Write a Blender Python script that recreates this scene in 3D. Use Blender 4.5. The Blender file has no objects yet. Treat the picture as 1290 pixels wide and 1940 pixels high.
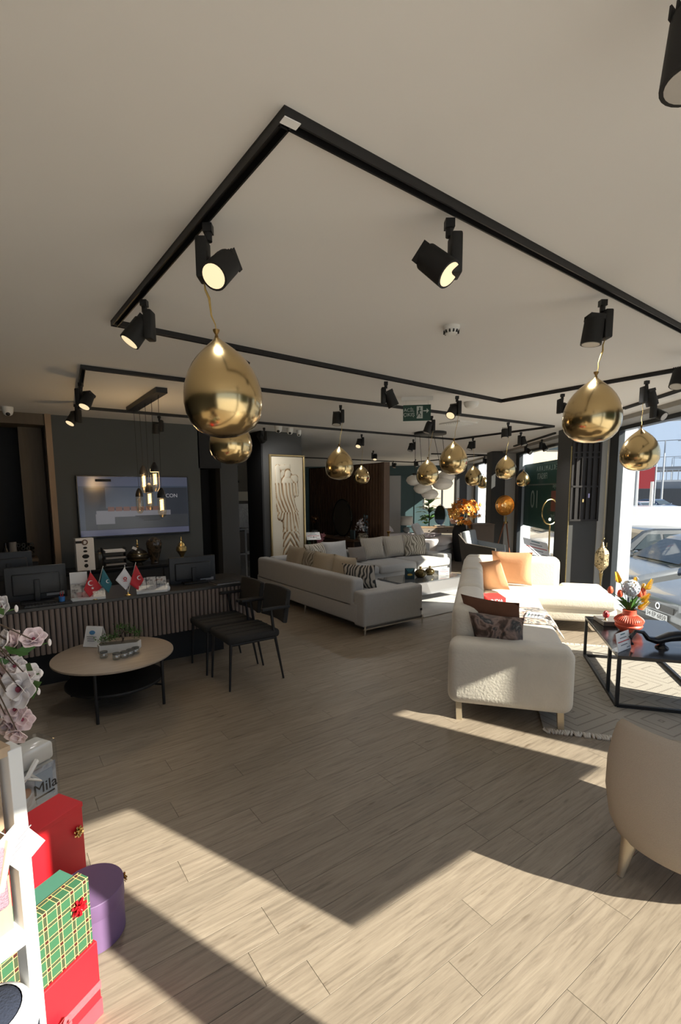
import bpy, bmesh, math, random
from mathutils import Vector as V, Matrix
random.seed(7)
C = bpy.context.scene.collection
SC = bpy.context.scene

# ------------------------------------------------------------------ camera
F, PX, PY, W, HT = 920.0, 635.0, 1043.0, 1290.0, 1940.0
PITCH, ROLL, AZ, CAMH = math.radians(-6.9), math.radians(0.5), math.radians(55.0), 1.7
fw = V((math.cos(AZ) * math.cos(PITCH), math.sin(AZ) * math.cos(PITCH), math.sin(PITCH)))
_r = V((math.sin(AZ), -math.cos(AZ), 0)); _u = _r.cross(fw)
rt = _r * math.cos(ROLL) - _u * math.sin(ROLL); up = _u * math.cos(ROLL) + _r * math.sin(ROLL)
CP = V((0, 0, CAMH))
cam = bpy.data.cameras.new('camera'); co = bpy.data.objects.new('camera', cam); C.objects.link(co)
cam.sensor_fit = 'HORIZONTAL'; cam.sensor_width = 36; cam.lens = F * 36 / W
cam.shift_x = (W / 2 - PX) / W; cam.shift_y = (PY - HT / 2) / W
cam.clip_start = 0.05; cam.clip_end = 400
co.matrix_world = Matrix(((rt.x, up.x, -fw.x, CP.x), (rt.y, up.y, -fw.y, CP.y), (rt.z, up.z, -fw.z, CP.z), (0, 0, 0, 1)))
SC.camera = co

# ------------------------------------------------------------------ sky, sun, exposure
SC.view_settings.view_transform = 'Standard'; SC.view_settings.look = 'None'
SC.view_settings.gamma = 1.0; SC.view_settings.use_curve_mapping = False
SC.view_settings.exposure = 0.15
SUN_TRAVEL, SUN_EL = math.radians(113.2), math.radians(32.4)
sun_to = V((math.cos(SUN_TRAVEL) * math.cos(SUN_EL), math.sin(SUN_TRAVEL) * math.cos(SUN_EL), -math.sin(SUN_EL)))
sl = bpy.data.lights.new('sun', 'SUN'); so = bpy.data.objects.new('sun', sl); C.objects.link(so)
sl.energy = 15.0; sl.angle = math.radians(0.55); sl.color = (1.0, 0.92, 0.79)
so.rotation_euler = sun_to.to_track_quat('-Z', 'Y').to_euler(); so.location = (6, -12, 12)
wd = bpy.data.worlds.new('sky'); SC.world = wd; wd.use_nodes = True
wn = wd.node_tree; wn.nodes.clear()
wo = wn.nodes.new('ShaderNodeOutputWorld'); wb = wn.nodes.new('ShaderNodeBackground')
wt = wn.nodes.new('ShaderNodeTexCoord'); ws = wn.nodes.new('ShaderNodeSeparateXYZ'); wr = wn.nodes.new('ShaderNodeValToRGB')
wn.links.new(wt.outputs['Generated'], ws.inputs[0]); wn.links.new(ws.outputs['Z'], wr.inputs[0])
wr.color_ramp.elements[0].position = 0.0; wr.color_ramp.elements[0].color = (0.60, 0.72, 0.90, 1)
wr.color_ramp.elements[1].position = 0.6; wr.color_ramp.elements[1].color = (0.42, 0.58, 0.88, 1)
wn.links.new(wr.outputs[0], wb.inputs[0]); wb.inputs[1].default_value = 1.0
wn.links.new(wb.outputs[0], wo.inputs[0])

# ------------------------------------------------------------------ geometry of the shop (metres)
H = 2.72
Sd, Nd = V((.6225, .7826, 0)), V((.7826, -.6225, 0))       # along / out of the window wall
def WN(s, n, z=0.0): p = Sd * s + Nd * n; return V((p.x, p.y, z))
WAZ = math.atan2(Sd.y, Sd.x)
def ray(x, y): return fw + rt * ((x - PX) / F) - up * ((y - PY) / F)
def pz(x, y, z=0.0): d = ray(x, y); return CP + d * ((z - CAMH) / d.z)
def py_(x, y, Y): d = ray(x, y); return CP + d * (Y / d.y)
def px_(x, y, X): d = ray(x, y); return CP + d * (X / d.x)
def pn_(x, y, n): d = ray(x, y); return CP + d * (n / d.dot(Nd))
def ps_(x, y, s): d = ray(x, y); return CP + d * (s / d.dot(Sd))
def pd_(x, y, dist): return CP + ray(x, y) * dist            # distance along the optical axis

# ------------------------------------------------------------------ materials
MATS = {}
def mat(name, col, rough=0.6, metal=0.0, var=0.12, scale=14.0, bump=0.0, bscale=120.0, emit=None, es=0.0, alpha=None, coat=0.0, spec=None, sheen=0.0, stretch=None):
    if name in MATS: return MATS[name]
    m = bpy.data.materials.new(name); m.use_nodes = True; nt = m.node_tree; b = nt.nodes['Principled BSDF']
    b.inputs['Roughness'].default_value = rough; b.inputs['Metallic'].default_value = metal
    if coat: b.inputs['Coat Weight'].default_value = coat
    if spec is not None: b.inputs['Specular IOR Level'].default_value = spec
    if sheen: b.inputs['Sheen Weight'].default_value = sheen
    tc = nt.nodes.new('ShaderNodeTexCoord'); src = tc.outputs['Object']
    if stretch:
        mp = nt.nodes.new('ShaderNodeMapping'); mp.inputs['Scale'].default_value = stretch
        nt.links.new(src, mp.inputs[0]); src = mp.outputs[0]
    nz = nt.nodes.new('ShaderNodeTexNoise'); nz.inputs['Scale'].default_value = scale; nz.inputs['Detail'].default_value = 4
    nt.links.new(src, nz.inputs['Vector'])
    mx = nt.nodes.new('ShaderNodeMix'); mx.data_type = 'RGBA'
    mx.inputs[6].default_value = tuple(max(0, c * (1 - var)) for c in col) + (1,)
    mx.inputs[7].default_value = tuple(min(1, c * (1 + var)) for c in col) + (1,)
    nt.links.new(nz.outputs['Fac'], mx.inputs[0]); nt.links.new(mx.outputs[2], b.inputs['Base Color'])
    if bump:
        bz = nt.nodes.new('ShaderNodeTexNoise'); bz.inputs['Scale'].default_value = bscale
        nt.links.new(src, bz.inputs['Vector'])
        bp = nt.nodes.new('ShaderNodeBump'); bp.inputs['Strength'].default_value = bump; bp.inputs['Distance'].default_value = 0.01
        nt.links.new(bz.outputs['Fac'], bp.inputs['Height']); nt.links.new(bp.outputs[0], b.inputs['Normal'])
    if emit:
        b.inputs['Emission Color'].default_value = tuple(emit) + (1,); b.inputs['Emission Strength'].default_value = es
    if alpha is not None: b.inputs['Alpha'].default_value = alpha
    MATS[name] = m; return m

def glass(name, tint=(1, 1, 1), gloss=0.07, rough=0.02):
    if name in MATS: return MATS[name]
    m = bpy.data.materials.new(name); m.use_nodes = True; nt = m.node_tree; nt.nodes.clear()
    o = nt.nodes.new('ShaderNodeOutputMaterial'); t = nt.nodes.new('ShaderNodeBsdfTransparent'); g = nt.nodes.new('ShaderNodeBsdfGlossy')
    mx = nt.nodes.new('ShaderNodeMixShader'); t.inputs[0].default_value = tuple(tint) + (1,); g.inputs['Roughness'].default_value = rough
    mx.inputs[0].default_value = gloss
    nt.links.new(t.outputs[0], mx.inputs[1]); nt.links.new(g.outputs[0], mx.inputs[2]); nt.links.new(mx.outputs[0], o.inputs[0])
    MATS[name] = m; return m

def floor_mat(name, planks):
    m = bpy.data.materials.new(name); m.use_nodes = True; nt = m.node_tree; b = nt.nodes['Principled BSDF']; L = nt.links.new
    geo = nt.nodes.new('ShaderNodeNewGeometry'); src = geo.outputs['Position']
    oi = nt.nodes.new('ShaderNodeObjectInfo')
    off = nt.nodes.new('ShaderNodeVectorMath'); off.operation = 'MULTIPLY_ADD'
    cmb = nt.nodes.new('ShaderNodeCombineXYZ'); L(oi.outputs['Random'], cmb.inputs[0]); L(oi.outputs['Random'], cmb.inputs[1])
    L(cmb.outputs[0], off.inputs[0]); off.inputs[1].default_value = (37, 91, 0); L(src, off.inputs[2])
    mp = nt.nodes.new('ShaderNodeMapping'); mp.inputs['Scale'].default_value = (1.7, 26, 1); L(off.outputs[0], mp.inputs[0])
    n1 = nt.nodes.new('ShaderNodeTexNoise'); n1.inputs['Scale'].default_value = 2.2; n1.inputs['Detail'].default_value = 8; n1.inputs['Roughness'].default_value = 0.68; n1.inputs['Distortion'].default_value = 0.6
    L(mp.outputs[0], n1.inputs['Vector'])
    r1 = nt.nodes.new('ShaderNodeValToRGB'); e = r1.color_ramp.elements
    e[0].position = 0.26; e[0].color = (0.135, 0.108, 0.082, 1); e[1].position = 0.74; e[1].color = (0.315, 0.264, 0.203, 1)
    k = r1.color_ramp.elements.new(0.48); k.color = (0.235, 0.193, 0.146, 1)
    L(n1.outputs['Fac'], r1.inputs[0])
    mp2 = nt.nodes.new('ShaderNodeMapping'); mp2.inputs['Scale'].default_value = (5, 26, 1); L(off.outputs[0], mp2.inputs[0])
    n2 = nt.nodes.new('ShaderNodeTexNoise'); n2.inputs['Scale'].default_value = 1.0; n2.inputs['Detail'].default_value = 3; L(mp2.outputs[0], n2.inputs['Vector'])
    r2 = nt.nodes.new('ShaderNodeValToRGB'); r2.color_ramp.elements[0].position = 0.66; r2.color_ramp.elements[0].color = (1, 1, 1, 1)
    r2.color_ramp.elements[1].position = 0.80; r2.color_ramp.elements[1].color = (0.42, 0.36, 0.30, 1); L(n2.outputs['Fac'], r2.inputs[0])
    mx = nt.nodes.new('ShaderNodeMix'); mx.data_type = 'RGBA'; mx.blend_type = 'MULTIPLY'; mx.inputs[0].default_value = 1
    L(r1.outputs[0], mx.inputs[6]); L(r2.outputs[0], mx.inputs[7]); col = mx.outputs[2]
    hv = nt.nodes.new('ShaderNodeHueSaturation'); mm = nt.nodes.new('ShaderNodeMapRange')
    mm.inputs['To Min'].default_value = 0.92; mm.inputs['To Max'].default_value = 1.07
    L(oi.outputs['Random'], mm.inputs[0]); L(mm.outputs[0], hv.inputs['Value']); L(col, hv.inputs['Color']); col = hv.outputs[0]
    if not planks:
        bt = nt.nodes.new('ShaderNodeTexBrick'); bt.inputs['Scale'].default_value = 1; bt.inputs['Mortar Size'].default_value = 0.003
        bt.inputs['Brick Width'].default_value = 1.21; bt.inputs['Row Height'].default_value = 0.152
        bt.inputs['Color1'].default_value = (0.86, 0.86, 0.86, 1); bt.inputs['Color2'].default_value = (1, 1, 1, 1); bt.inputs['Mortar'].default_value = (0.35, 0.33, 0.3, 1)
        L(src, bt.inputs['Vector'])
        m2 = nt.nodes.new('ShaderNodeMix'); m2.data_type = 'RGBA'; m2.blend_type = 'MULTIPLY'; m2.inputs[0].default_value = 1
        L(col, m2.inputs[6]); L(bt.outputs['Color'], m2.inputs[7]); col = m2.outputs[2]
    L(col, b.inputs['Base Color']); b.inputs['Roughness'].default_value = 0.48
    bp = nt.nodes.new('ShaderNodeBump'); bp.inputs['Strength'].default_value = 0.15; bp.inputs['Distance'].default_value = 0.004
    L(n1.outputs['Fac'], bp.inputs['Height']); L(bp.outputs[0], b.inputs['Normal'])
    return m

def ramp_mat(name, stops, kind='noise', scale=8.0, rough=0.6, stretch=(1, 1, 1), distortion=0.0, detail=3, bump=0.0, metal=0.0, coord='Object'):
    m = bpy.data.materials.new(name); m.use_nodes = True; nt = m.node_tree; b = nt.nodes['Principled BSDF']; L = nt.links.new
    tc = nt.nodes.new('ShaderNodeTexCoord'); mp = nt.nodes.new('ShaderNodeMapping'); mp.inputs['Scale'].default_value = stretch
    L(tc.outputs[coord], mp.inputs[0])
    if kind == 'noise':
        n = nt.nodes.new('ShaderNodeTexNoise'); n.inputs['Detail'].default_value = detail; fac = n.outputs['Fac']
    elif kind == 'wave':
        n = nt.nodes.new('ShaderNodeTexWave'); n.inputs['Detail'].default_value = detail; fac = n.outputs['Fac']
    else:
        n = nt.nodes.new('ShaderNodeTexVoronoi'); fac = n.outputs['Distance']
    n.inputs['Scale'].default_value = scale
    if 'Distortion' in n.inputs: n.inputs['Distortion'].default_value = distortion
    L(mp.outputs[0], n.inputs['Vector'])
    r = nt.nodes.new('ShaderNodeValToRGB'); els = r.color_ramp.elements
    els[0].position, els[0].color = stops[0][0], stops[0][1] + (1,); els[1].position, els[1].color = stops[-1][0], stops[-1][1] + (1,)
    for p, c in stops[1:-1]: k = els.new(p); k.color = c + (1,)
    L(fac, r.inputs[0]); L(r.outputs[0], b.inputs['Base Color']); b.inputs['Roughness'].default_value = rough; b.inputs['Metallic'].default_value = metal
    if bump:
        bp = nt.nodes.new('ShaderNodeBump'); bp.inputs['Strength'].default_value = bump; bp.inputs['Distance'].default_value = 0.01
        L(fac, bp.inputs['Height']); L(bp.outputs[0], b.inputs['Normal'])
    MATS[name] = m; return m

black = mat('black_metal', (0.007, 0.007, 0.008), 0.5, var=0.2)
blackm = mat('black_matte', (0.006, 0.006, 0.0065), 0.65)
blackw = mat('black_lacquer', (0.012, 0.012, 0.014), 0.25)
white = mat('white_paint', (0.66, 0.66, 0.65), 0.5, var=0.03)
plastic = mat('white_plastic', (0.72, 0.72, 0.70), 0.35, var=0.03)
ceilm = mat('ceiling_paint', (0.76, 0.75, 0.735), 0.9, var=0.02, scale=1.2)
greyw = mat('grey_wall_paint', (0.075, 0.082, 0.083), 0.75, var=0.06, scale=2)
greyc = mat('grey_column_paint', (0.055, 0.056, 0.056), 0.7, var=0.05, scale=3)
teal = mat('teal_wall_paint', (0.045, 0.085, 0.095), 0.6, var=0.08, scale=3)
darkw = mat('charcoal_wall', (0.02, 0.022, 0.025), 0.8)
creamw = mat('cream_wall', (0.55, 0.5, 0.4), 0.8, var=0.04)
extw = mat('exterior_white', (0.55, 0.58, 0.63), 0.7, var=0.03, scale=2)
alu = mat('anthracite_frame', (0.03, 0.035, 0.04), 0.4)
pane_m = glass('window_glass', (0.97, 0.985, 0.98), 0.045)
walnut = mat('walnut', (0.17, 0.098, 0.058), 0.5, var=0.45, scale=6, stretch=(8, 8, 0.7))
oak = mat('oak', (0.30, 0.20, 0.12), 0.55, var=0.25, scale=5, stretch=(6, 6, 0.6))
oakd = mat('dark_oak', (0.10, 0.075, 0.05), 0.6, var=0.25, scale=5, stretch=(6, 6, 0.6))
gold = mat('gold_metal', (0.78, 0.56, 0.24), 0.22, 1.0, var=0.08)
golda = mat('antique_gold', (0.42, 0.32, 0.14), 0.32, 1.0, var=0.3, scale=40, bump=0.5, bscale=90)
chrome = mat('chrome', (0.8, 0.8, 0.8), 0.08, 1.0, var=0.02)
lens_on = mat('lamp_lens_lit', (.5, 0.42, 0.3), 0.4, emit=(1.0, 0.80, 0.48), es=0.85)
lens_off = mat('lamp_lens_dark', (0.45, 0.43, 0.4), 0.25, var=0.1)
greyf = mat('light_grey_fabric', (0.39, 0.385, 0.375), 0.95, var=0.08, scale=30, bump=0.25, bscale=300, sheen=0.2)
beigef = mat('cream_velvet', (0.62, 0.575, 0.49), 0.9, var=0.10, scale=7, bump=0.25, bscale=60, sheen=0.35)
tubf = mat('beige_woven_fabric', (0.42, 0.36, 0.29), 0.95, var=0.12, scale=260, bump=0.5, bscale=420)
blackf = mat('black_chair_fabric', (0.022, 0.021, 0.020), 0.9, var=0.2, scale=80, bump=0.3, bscale=300)
redc = mat('red_card', (0.62, 0.012, 0.022), 0.45, var=0.04)
purplec = mat('purple_card', (0.145, 0.085, 0.185), 0.6, var=0.06)
greenc = mat('green_card', (0.05, 0.16, 0.11), 0.55, var=0.05)
paper = mat('paper', (0.82, 0.82, 0.82), 0.7, var=0.03)
leaf = mat('leaf_green', (0.06, 0.16, 0.03), 0.5, var=0.4, scale=20)
leafd = mat('dark_leaf', (0.02, 0.06, 0.02), 0.45, var=0.4, scale=20)
stemm = mat('stem_brown', (0.08, 0.055, 0.035), 0.7)

# ------------------------------------------------------------------ mesh helpers
class M:
    def __init__(s): s.bm = bmesh.new()
    def box(s, c, d, rot=None, bev=0.0, seg=2):
        mw = Matrix.Translation(V(c)) @ (rot.to_4x4() if rot is not None else Matrix.Identity(4)) @ Matrix.Diagonal((d[0], d[1], d[2], 1))
        r = bmesh.ops.create_cube(s.bm, size=1.0, matrix=mw)
        if bev:
            vs = set(r['verts']); es = [e for e in s.bm.edges if e.verts[0] in vs and e.verts[1] in vs]
            bmesh.ops.bevel(s.bm, geom=es, offset=bev, segments=seg, profile=0.5, affect='EDGES')
        return s
    def cyl(s, a, b, r0, r1=None, n=16, cap=True):
        a, b = V(a), V(b); r1 = r0 if r1 is None else r1; d = b - a; L = d.length
        q = d.to_track_quat('Z', 'Y').to_matrix().to_4x4()
        bmesh.ops.create_cone(s.bm, cap_ends=cap, segments=n, radius1=r0, radius2=r1, depth=L, matrix=Matrix.Translation((a + b) / 2) @ q)
        return s
    def lathe(s, prof, n=24, c=(0, 0, 0), sx=1.0, sy=1.0):
        c = V(c); rings = []
        for r, z in prof:
            if r < 1e-5: rings.append([s.bm.verts.new(c + V((0, 0, z)))])
            else: rings.append([s.bm.verts.new(c + V((r * sx * math.cos(2 * math.pi * k / n), r * sy * math.sin(2 * math.pi * k / n), z))) for k in range(n)])
        for A, B in zip(rings, rings[1:]):
            for k in range(n):
                k2 = (k + 1) % n
                try:
                    if len(A) == 1 and len(B) == 1: continue
                    if len(A) == 1: s.bm.faces.new((A[0], B[k2], B[k]))
                    elif len(B) == 1: s.bm.faces.new((A[k], A[k2], B[0]))
                    else: s.bm.faces.new((A[k], A[k2], B[k2], B[k]))
                except ValueError: pass
        return s
    def tube(s, pts, r, n=8):
        pts = [V(p) for p in pts]; rings = []
        rs = r if isinstance(r, (list, tuple)) else [r] * len(pts)
        for i, p in enumerate(pts):
            t = (pts[min(i + 1, len(pts) - 1)] - pts[max(i - 1, 0)]).normalized()
            a = t.cross(V((0, 0, 1)));
            if a.length < 1e-3: a = V((1, 0, 0))
            a.normalize(); b = t.cross(a)
            rings.append([s.bm.verts.new(p + (a * math.cos(2 * math.pi * k / n) + b * math.sin(2 * math.pi * k / n)) * rs[i]) for k in range(n)])
        for A, B in zip(rings, rings[1:]):
            for k in range(n): s.bm.faces.new((A[k], A[(k + 1) % n], B[(k + 1) % n], B[k]))
        s.bm.faces.new(rings[0][::-1]); s.bm.faces.new(rings[-1]); return s
    def prism(s, poly, z0, z1):
        lo = [s.bm.verts.new((p[0], p[1], z0)) for p in poly]; hi = [s.bm.verts.new((p[0], p[1], z1)) for p in poly]
        n = len(poly); s.bm.faces.new(lo[::-1]); s.bm.faces.new(hi)
        for k in range(n): s.bm.faces.new((lo[k], lo[(k + 1) % n], hi[(k + 1) % n], hi[k]))
        return s
    def extrude(s, poly3, vec):
        vec = V(vec); lo = [s.bm.verts.new(V(p)) for p in poly3]; hi = [s.bm.verts.new(V(p) + vec) for p in poly3]
        n = len(lo); s.bm.faces.new(lo[::-1]); s.bm.faces.new(hi)
        for k in range(n): s.bm.faces.new((lo[k], lo[(k + 1) % n], hi[(k + 1) % n], hi[k]))
        return s
    def ell(s, c, d, n=14, rot=None):
        mw = Matrix.Translation(V(c)) @ (rot.to_4x4() if rot is not None else Matrix.Identity(4)) @ Matrix.Diagonal((d[0], d[1], d[2], 1))
        bmesh.ops.create_uvsphere(s.bm, u_segments=n, v_segments=max(6, n // 2), radius=0.5, matrix=mw); return s
    def quad(s, pts): s.bm.faces.new([s.bm.verts.new(V(p)) for p in pts]); return s
    def grid(s, fn, nu, nv, close=False):
        vs = [[s.bm.verts.new(V(fn(i / nu, j / nv))) for j in range(nv + 1)] for i in range(nu + 1)]
        for i in range(nu):
            for j in range(nv): s.bm.faces.new((vs[i][j], vs[i + 1][j], vs[i + 1][j + 1], vs[i][j + 1]))
        return s
    def pillow(s, w, h, t, n=12):
        def P(sgn):
            def f(u, v):
                a, b = 2 * u - 1, 2 * v - 1
                k = (1 - a ** 4) ** .6 * (1 - b ** 4) ** .6
                x = a * w / 2 * (1 - .07 * (1 - b * b)); z = b * h / 2 * (1 - .07 * (1 - a * a))
                return (x, sgn * t / 2 * k, z + h / 2)
            return f
        s.grid(P(1), n, n); s.grid(P(-1), n, n); bmesh.ops.remove_doubles(s.bm, verts=s.bm.verts, dist=1e-5); return s
    def build(s, name, m, parent=None, smooth=True, ang=0.7):
        bmesh.ops.recalc_face_normals(s.bm, faces=s.bm.faces)
        me = bpy.data.meshes.new(name)
        for f in s.bm.faces: f.smooth = smooth
        if smooth:
            for e in s.bm.edges:
                if len(e.link_faces) == 2 and e.calc_face_angle(0) > ang: e.smooth = False
        s.bm.to_mesh(me); s.bm.free(); me.materials.append(m)
        o = bpy.data.objects.new(name, me); C.objects.link(o)
        if parent is not None: o.parent = parent
        return o

def tag(o, label=None, cat=None, group=None, kind=None):
    if label: o['label'] = label
    if cat: o['category'] = cat
    if group: o['group'] = group
    if kind: o['kind'] = kind
    return o
def thing(name, label, cat, loc=(0, 0, 0), rz=0.0, group=None):
    o = bpy.data.objects.new(name, None); C.objects.link(o); o.location = loc; o.rotation_euler = (0, 0, rz)
    o.empty_display_size = 0.05
    return tag(o, label, cat, group)
def struct(o): o['kind'] = 'structure'; return o
def RZ(a): return Matrix.Rotation(a, 3, 'Z')
def text(body, size, m, parent, loc, rot, name='lettering', mirror=False, ext=0.0008, align='CENTER', sx=1.0):
    cu = bpy.data.curves.new(name, 'FONT'); cu.body = body; cu.size = size; cu.extrude = ext; cu.align_x = align; cu.align_y = 'CENTER'
    tmp = bpy.data.objects.new(name, cu); C.objects.link(tmp); dg = bpy.context.evaluated_depsgraph_get()
    me = bpy.data.meshes.new_from_object(tmp.evaluated_get(dg)); bpy.data.objects.remove(tmp); bpy.data.curves.remove(cu)
    me.materials.clear(); me.materials.append(m); o = bpy.data.objects.new(name, me); C.objects.link(o); o.parent = parent
    o.location = loc; o.rotation_euler = rot; o.scale = (-sx if mirror else sx, 1, 1); return o
def copy_tree(o, parent=None):
    c = o.copy(); C.objects.link(c); c.parent = parent
    for ch in list(o.children): copy_tree(ch, c)
    return c

# ================================================================== THE SETTING
FY = -1.0                                           # street front behind the camera
corner = V((4.316, FY, 0)); farR = WN(20, 4); farL = WN(20, -9)
room = [(-3, FY), (corner.x, FY), (farR.x, farR.y), (farL.x, farL.y), (-3, 14.5)]
PXA, PXB, PYA, PYB = -0.6, 4.84, 0.302, 6.382       # rectangle laid with single planks
fm = floor_mat('oak_floor_far', False); fmp = floor_mat('oak_floor_plank', True)
NC = 3.6                                            # floor edge at the sunken strip before the big window
xy = lambda v: (v.x, v.y)
roomf = [(-3, FY), (corner.x, FY), xy(WN(3.55, 4)), xy(WN(3.55, NC)), xy(WN(8.28, NC)), xy(WN(8.28, 4)), (farR.x, farR.y), (farL.x, farL.y), (-3, 14.5)]
b = M(); b.prism(roomf, -0.16, -0.011)
def fq(x0, y0, x1, y1): b.quad([(x0, y0, 0), (x1, y0, 0), (x1, y1, 0), (x0, y1, 0)])
def xr(y): return (3.97 + .6225 * y) / .7826
fq(-3, PYA, PXA, PYB)
b.quad([(-3, FY, 0), (xr(FY), FY, 0), (xr(PYA), PYA, 0), (-3, PYA, 0)])
b.quad([(PXB, PYA, 0), (xr(PYA), PYA, 0), WN(3.55, 3.97), WN(3.55, NC), WN(8.28, NC), WN(8.28, 3.97), (xr(PYB), PYB, 0), (PXB, PYB, 0)])
b.quad([(-3, PYB, 0), (xr(PYB), PYB, 0), (xr(farR.y), farR.y, 0), (farL.x, farL.y, 0), (-3, 14.5, 0)])
floor = struct(b.build('floor', fm, smooth=False)); floor['label'] = 'grey brown oak plank floor of the showroom'
pw, pl = 0.152, 1.21
pm_cache = {}
def plank_mesh(w):
    k = round(w, 3)
    if k not in pm_cache:
        t = M(); x1, y1 = w - .0008, pw - .0008; c = .0002
        lo = [(.0008, .0008), (x1, .0008), (x1, y1), (.0008, y1)]; hi = [(.0008 + c, .0008 + c), (x1 - c, .0008 + c), (x1 - c, y1 - c), (.0008 + c, y1 - c)]
        vb = [t.bm.verts.new((x, y, -.011)) for x, y in lo]; vm = [t.bm.verts.new((x, y, -c)) for x, y in lo]; vt = [t.bm.verts.new((x, y, 0)) for x, y in hi]
        t.bm.faces.new(vt)
        for A, B in ((vb, vm), (vm, vt)):
            for q in range(4): t.bm.faces.new((A[q], A[(q + 1) % 4], B[(q + 1) % 4], B[q]))
        me = bpy.data.meshes.new('plank'); bmesh.ops.recalc_face_normals(t.bm, faces=t.bm.faces); t.bm.to_mesh(me); t.bm.free(); me.materials.append(fmp); pm_cache[k] = me
    return pm_cache[k]
offs = {}
rows = int(round((PYB - PYA) / pw))
known = {4: 1.23, 5: 1.48, 8: .78, 7: .65, 3: 1.95}   # plank ends that show in the picture
for r in range(rows):
    y = PYA + r * pw
    start = known.get(r, PXA + (r * 0.437) % pl); 
    while start > PXA: start -= pl
    x = start
    while x < PXB - 1e-3:
        a, e_ = max(x, PXA), min(x + pl, PXB)
        if e_ - a > .02:
            o = bpy.data.objects.new('plank', plank_mesh(e_ - a)); C.objects.link(o); o.parent = floor; o.location = (a, y, 0)
        x += pl
b = M(); b.prism(room, H, H + .2); struct(b.build('ceiling', ceilm, smooth=False))

def wall(name, p, q, z0, z1, th, m, side=1):
    p, q = V((p[0], p[1], 0)), V((q[0], q[1], 0)); d = (q - p).normalized(); n = V((-d.y, d.x, 0)) * th * side
    t = M(); t.prism([tuple(p)[:2], tuple(q)[:2], tuple(q + n)[:2], tuple(p + n)[:2]], z0, z1); return struct(t.build(name, m, smooth=False))
wall('wall_left', (-3, FY), (-3, 14.5), 0, H, .15, greyw)
wall('wall_back', (-3, 14.5), (farL.x, farL.y), 0, H, .15, darkw)
# far end wall, teal with panel mouldings, a window beside the last column
def sw(s): return s
wf = M()
def sbox(t, s0, s1, n0, n1, z0, z1, bev=0):
    c = WN((s0 + s1) / 2, (n0 + n1) / 2, (z0 + z1) / 2); t.box(c, (s1 - s0, n1 - n0, z1 - z0), RZ(WAZ), bev)
sbox(wf, 20, 20.2, -9, 2.35, 0, H); sbox(wf, 20, 20.2, 2.35, 4.0, 0, .95); sbox(wf, 20, 20.2, 2.35, 4.0, 2.55, H)
wfar = struct(wf.build('wall_far', teal, smooth=False))
for k in range(9):
    n0 = -6.1 + k * .92
    for (a, c_, z0, z1) in ((n0, n0 + .8, .25, .29), (n0, n0 + .8, 2.3, 2.34), (n0, n0 + .04, .29, 2.3), (n0 + .76, n0 + .8, .29, 2.3)):
        t = M(); sbox(t, 19.975, 20, a, c_, z0, z1); t.build('panel_moulding', teal, wfar, False)
t = M()
for a, c_, z0, z1 in ((2.35, 4.0, .95, 1.0), (2.35, 4.0, 2.5, 2.55), (2.35, 2.42, 1.0, 2.5), (3.1, 3.17, 1.0, 2.5)): sbox(t, 20.02, 20.1, a, c_, z0, z1)
wfr = struct(t.build('window_5', alu, smooth=False)); t = M(); sbox(t, 20.05, 20.06, 2.4, 4, 1, 2.5); t.build('pane', pane_m, wfr, False)

# TV wall, doorway, back corridor
ty = 7.37
t = M(); t.box(((.69 + 2.64) / 2, ty + .1, H / 2), (2.64 - .69, .2, H)); struct(t.build('wall_tv', greyw, smooth=False))
t = M(); t.box((3.12, ty + .12, H / 2), (.30, .2, H)); struct(t.build('wall_passage', greyc, smooth=False))
t = M(); t.box((2.8, ty + .55, H / 2), (.36, .06, H)); t.box((2.8, ty + .25, 2.4), (.36, .5, .64)); struct(t.build('door_1', blackm, smooth=False))
t = M(); t.box((3.0, ty + .55, H / 2), (.06, .7, H)); struct(t.build('wall_corridor', blackm, smooth=False))
t = M(); t.box((4.07, 10.2, H / 2), (2.4, .12, H)); struct(t.build('wall_corridor_end', mat('taupe_wall', (.13, .115, .095), .8), smooth=False))
# pillar with the relief
t = M(); t.box((4.13, 7.73, H / 2), (.76, .56, H)); pillar = struct(t.build('wall_pillar', greyc, smooth=False))
t = M(); t.box((3.738, 7.73, H / 2), (.03, .57, H)); struct(t.build('trim_1', blackm, smooth=False))
# niche left of the TV wall
t = M(); t.box((-1.2, 8.15, H / 2), (3.7, .1, H)); struct(t.build('wall_niche', darkw, smooth=False))
t = M(); t.box((-1.2, 7.6, H - .07), (3.7, .5, .14)); struct(t.build('trim_2', oakd, smooth=False))
t = M(); t.box((.47, 7.72, H / 2), (.27, .05, H)); struct(t.build('trim_3', oakd, smooth=False))
t = M(); t.box((.655, 7.37, H / 2), (.07, .10, H)); struct(t.build('trim_4', oak, smooth=False))
t = M(); t.box((.62, 7.56, H / 2), (.02, .30, H)); struct(t.build('trim_5', mat('shadow_oak', (.05, .035, .022), .7), smooth=False))

# columns along the window wall
for s0, s1, n0 in ((2.5, 3.0, 3.45), (8.28, 8.85, 3.37), (13.2, 13.75, 3.35), (18.1, 18.6, 3.35)):
    t = M(); sbox(t, s0, s1, n0, 3.98, 0, H); struct(t.build('column', greyc, smooth=False))['label'] = 'dark grey square column at the window wall'
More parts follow.
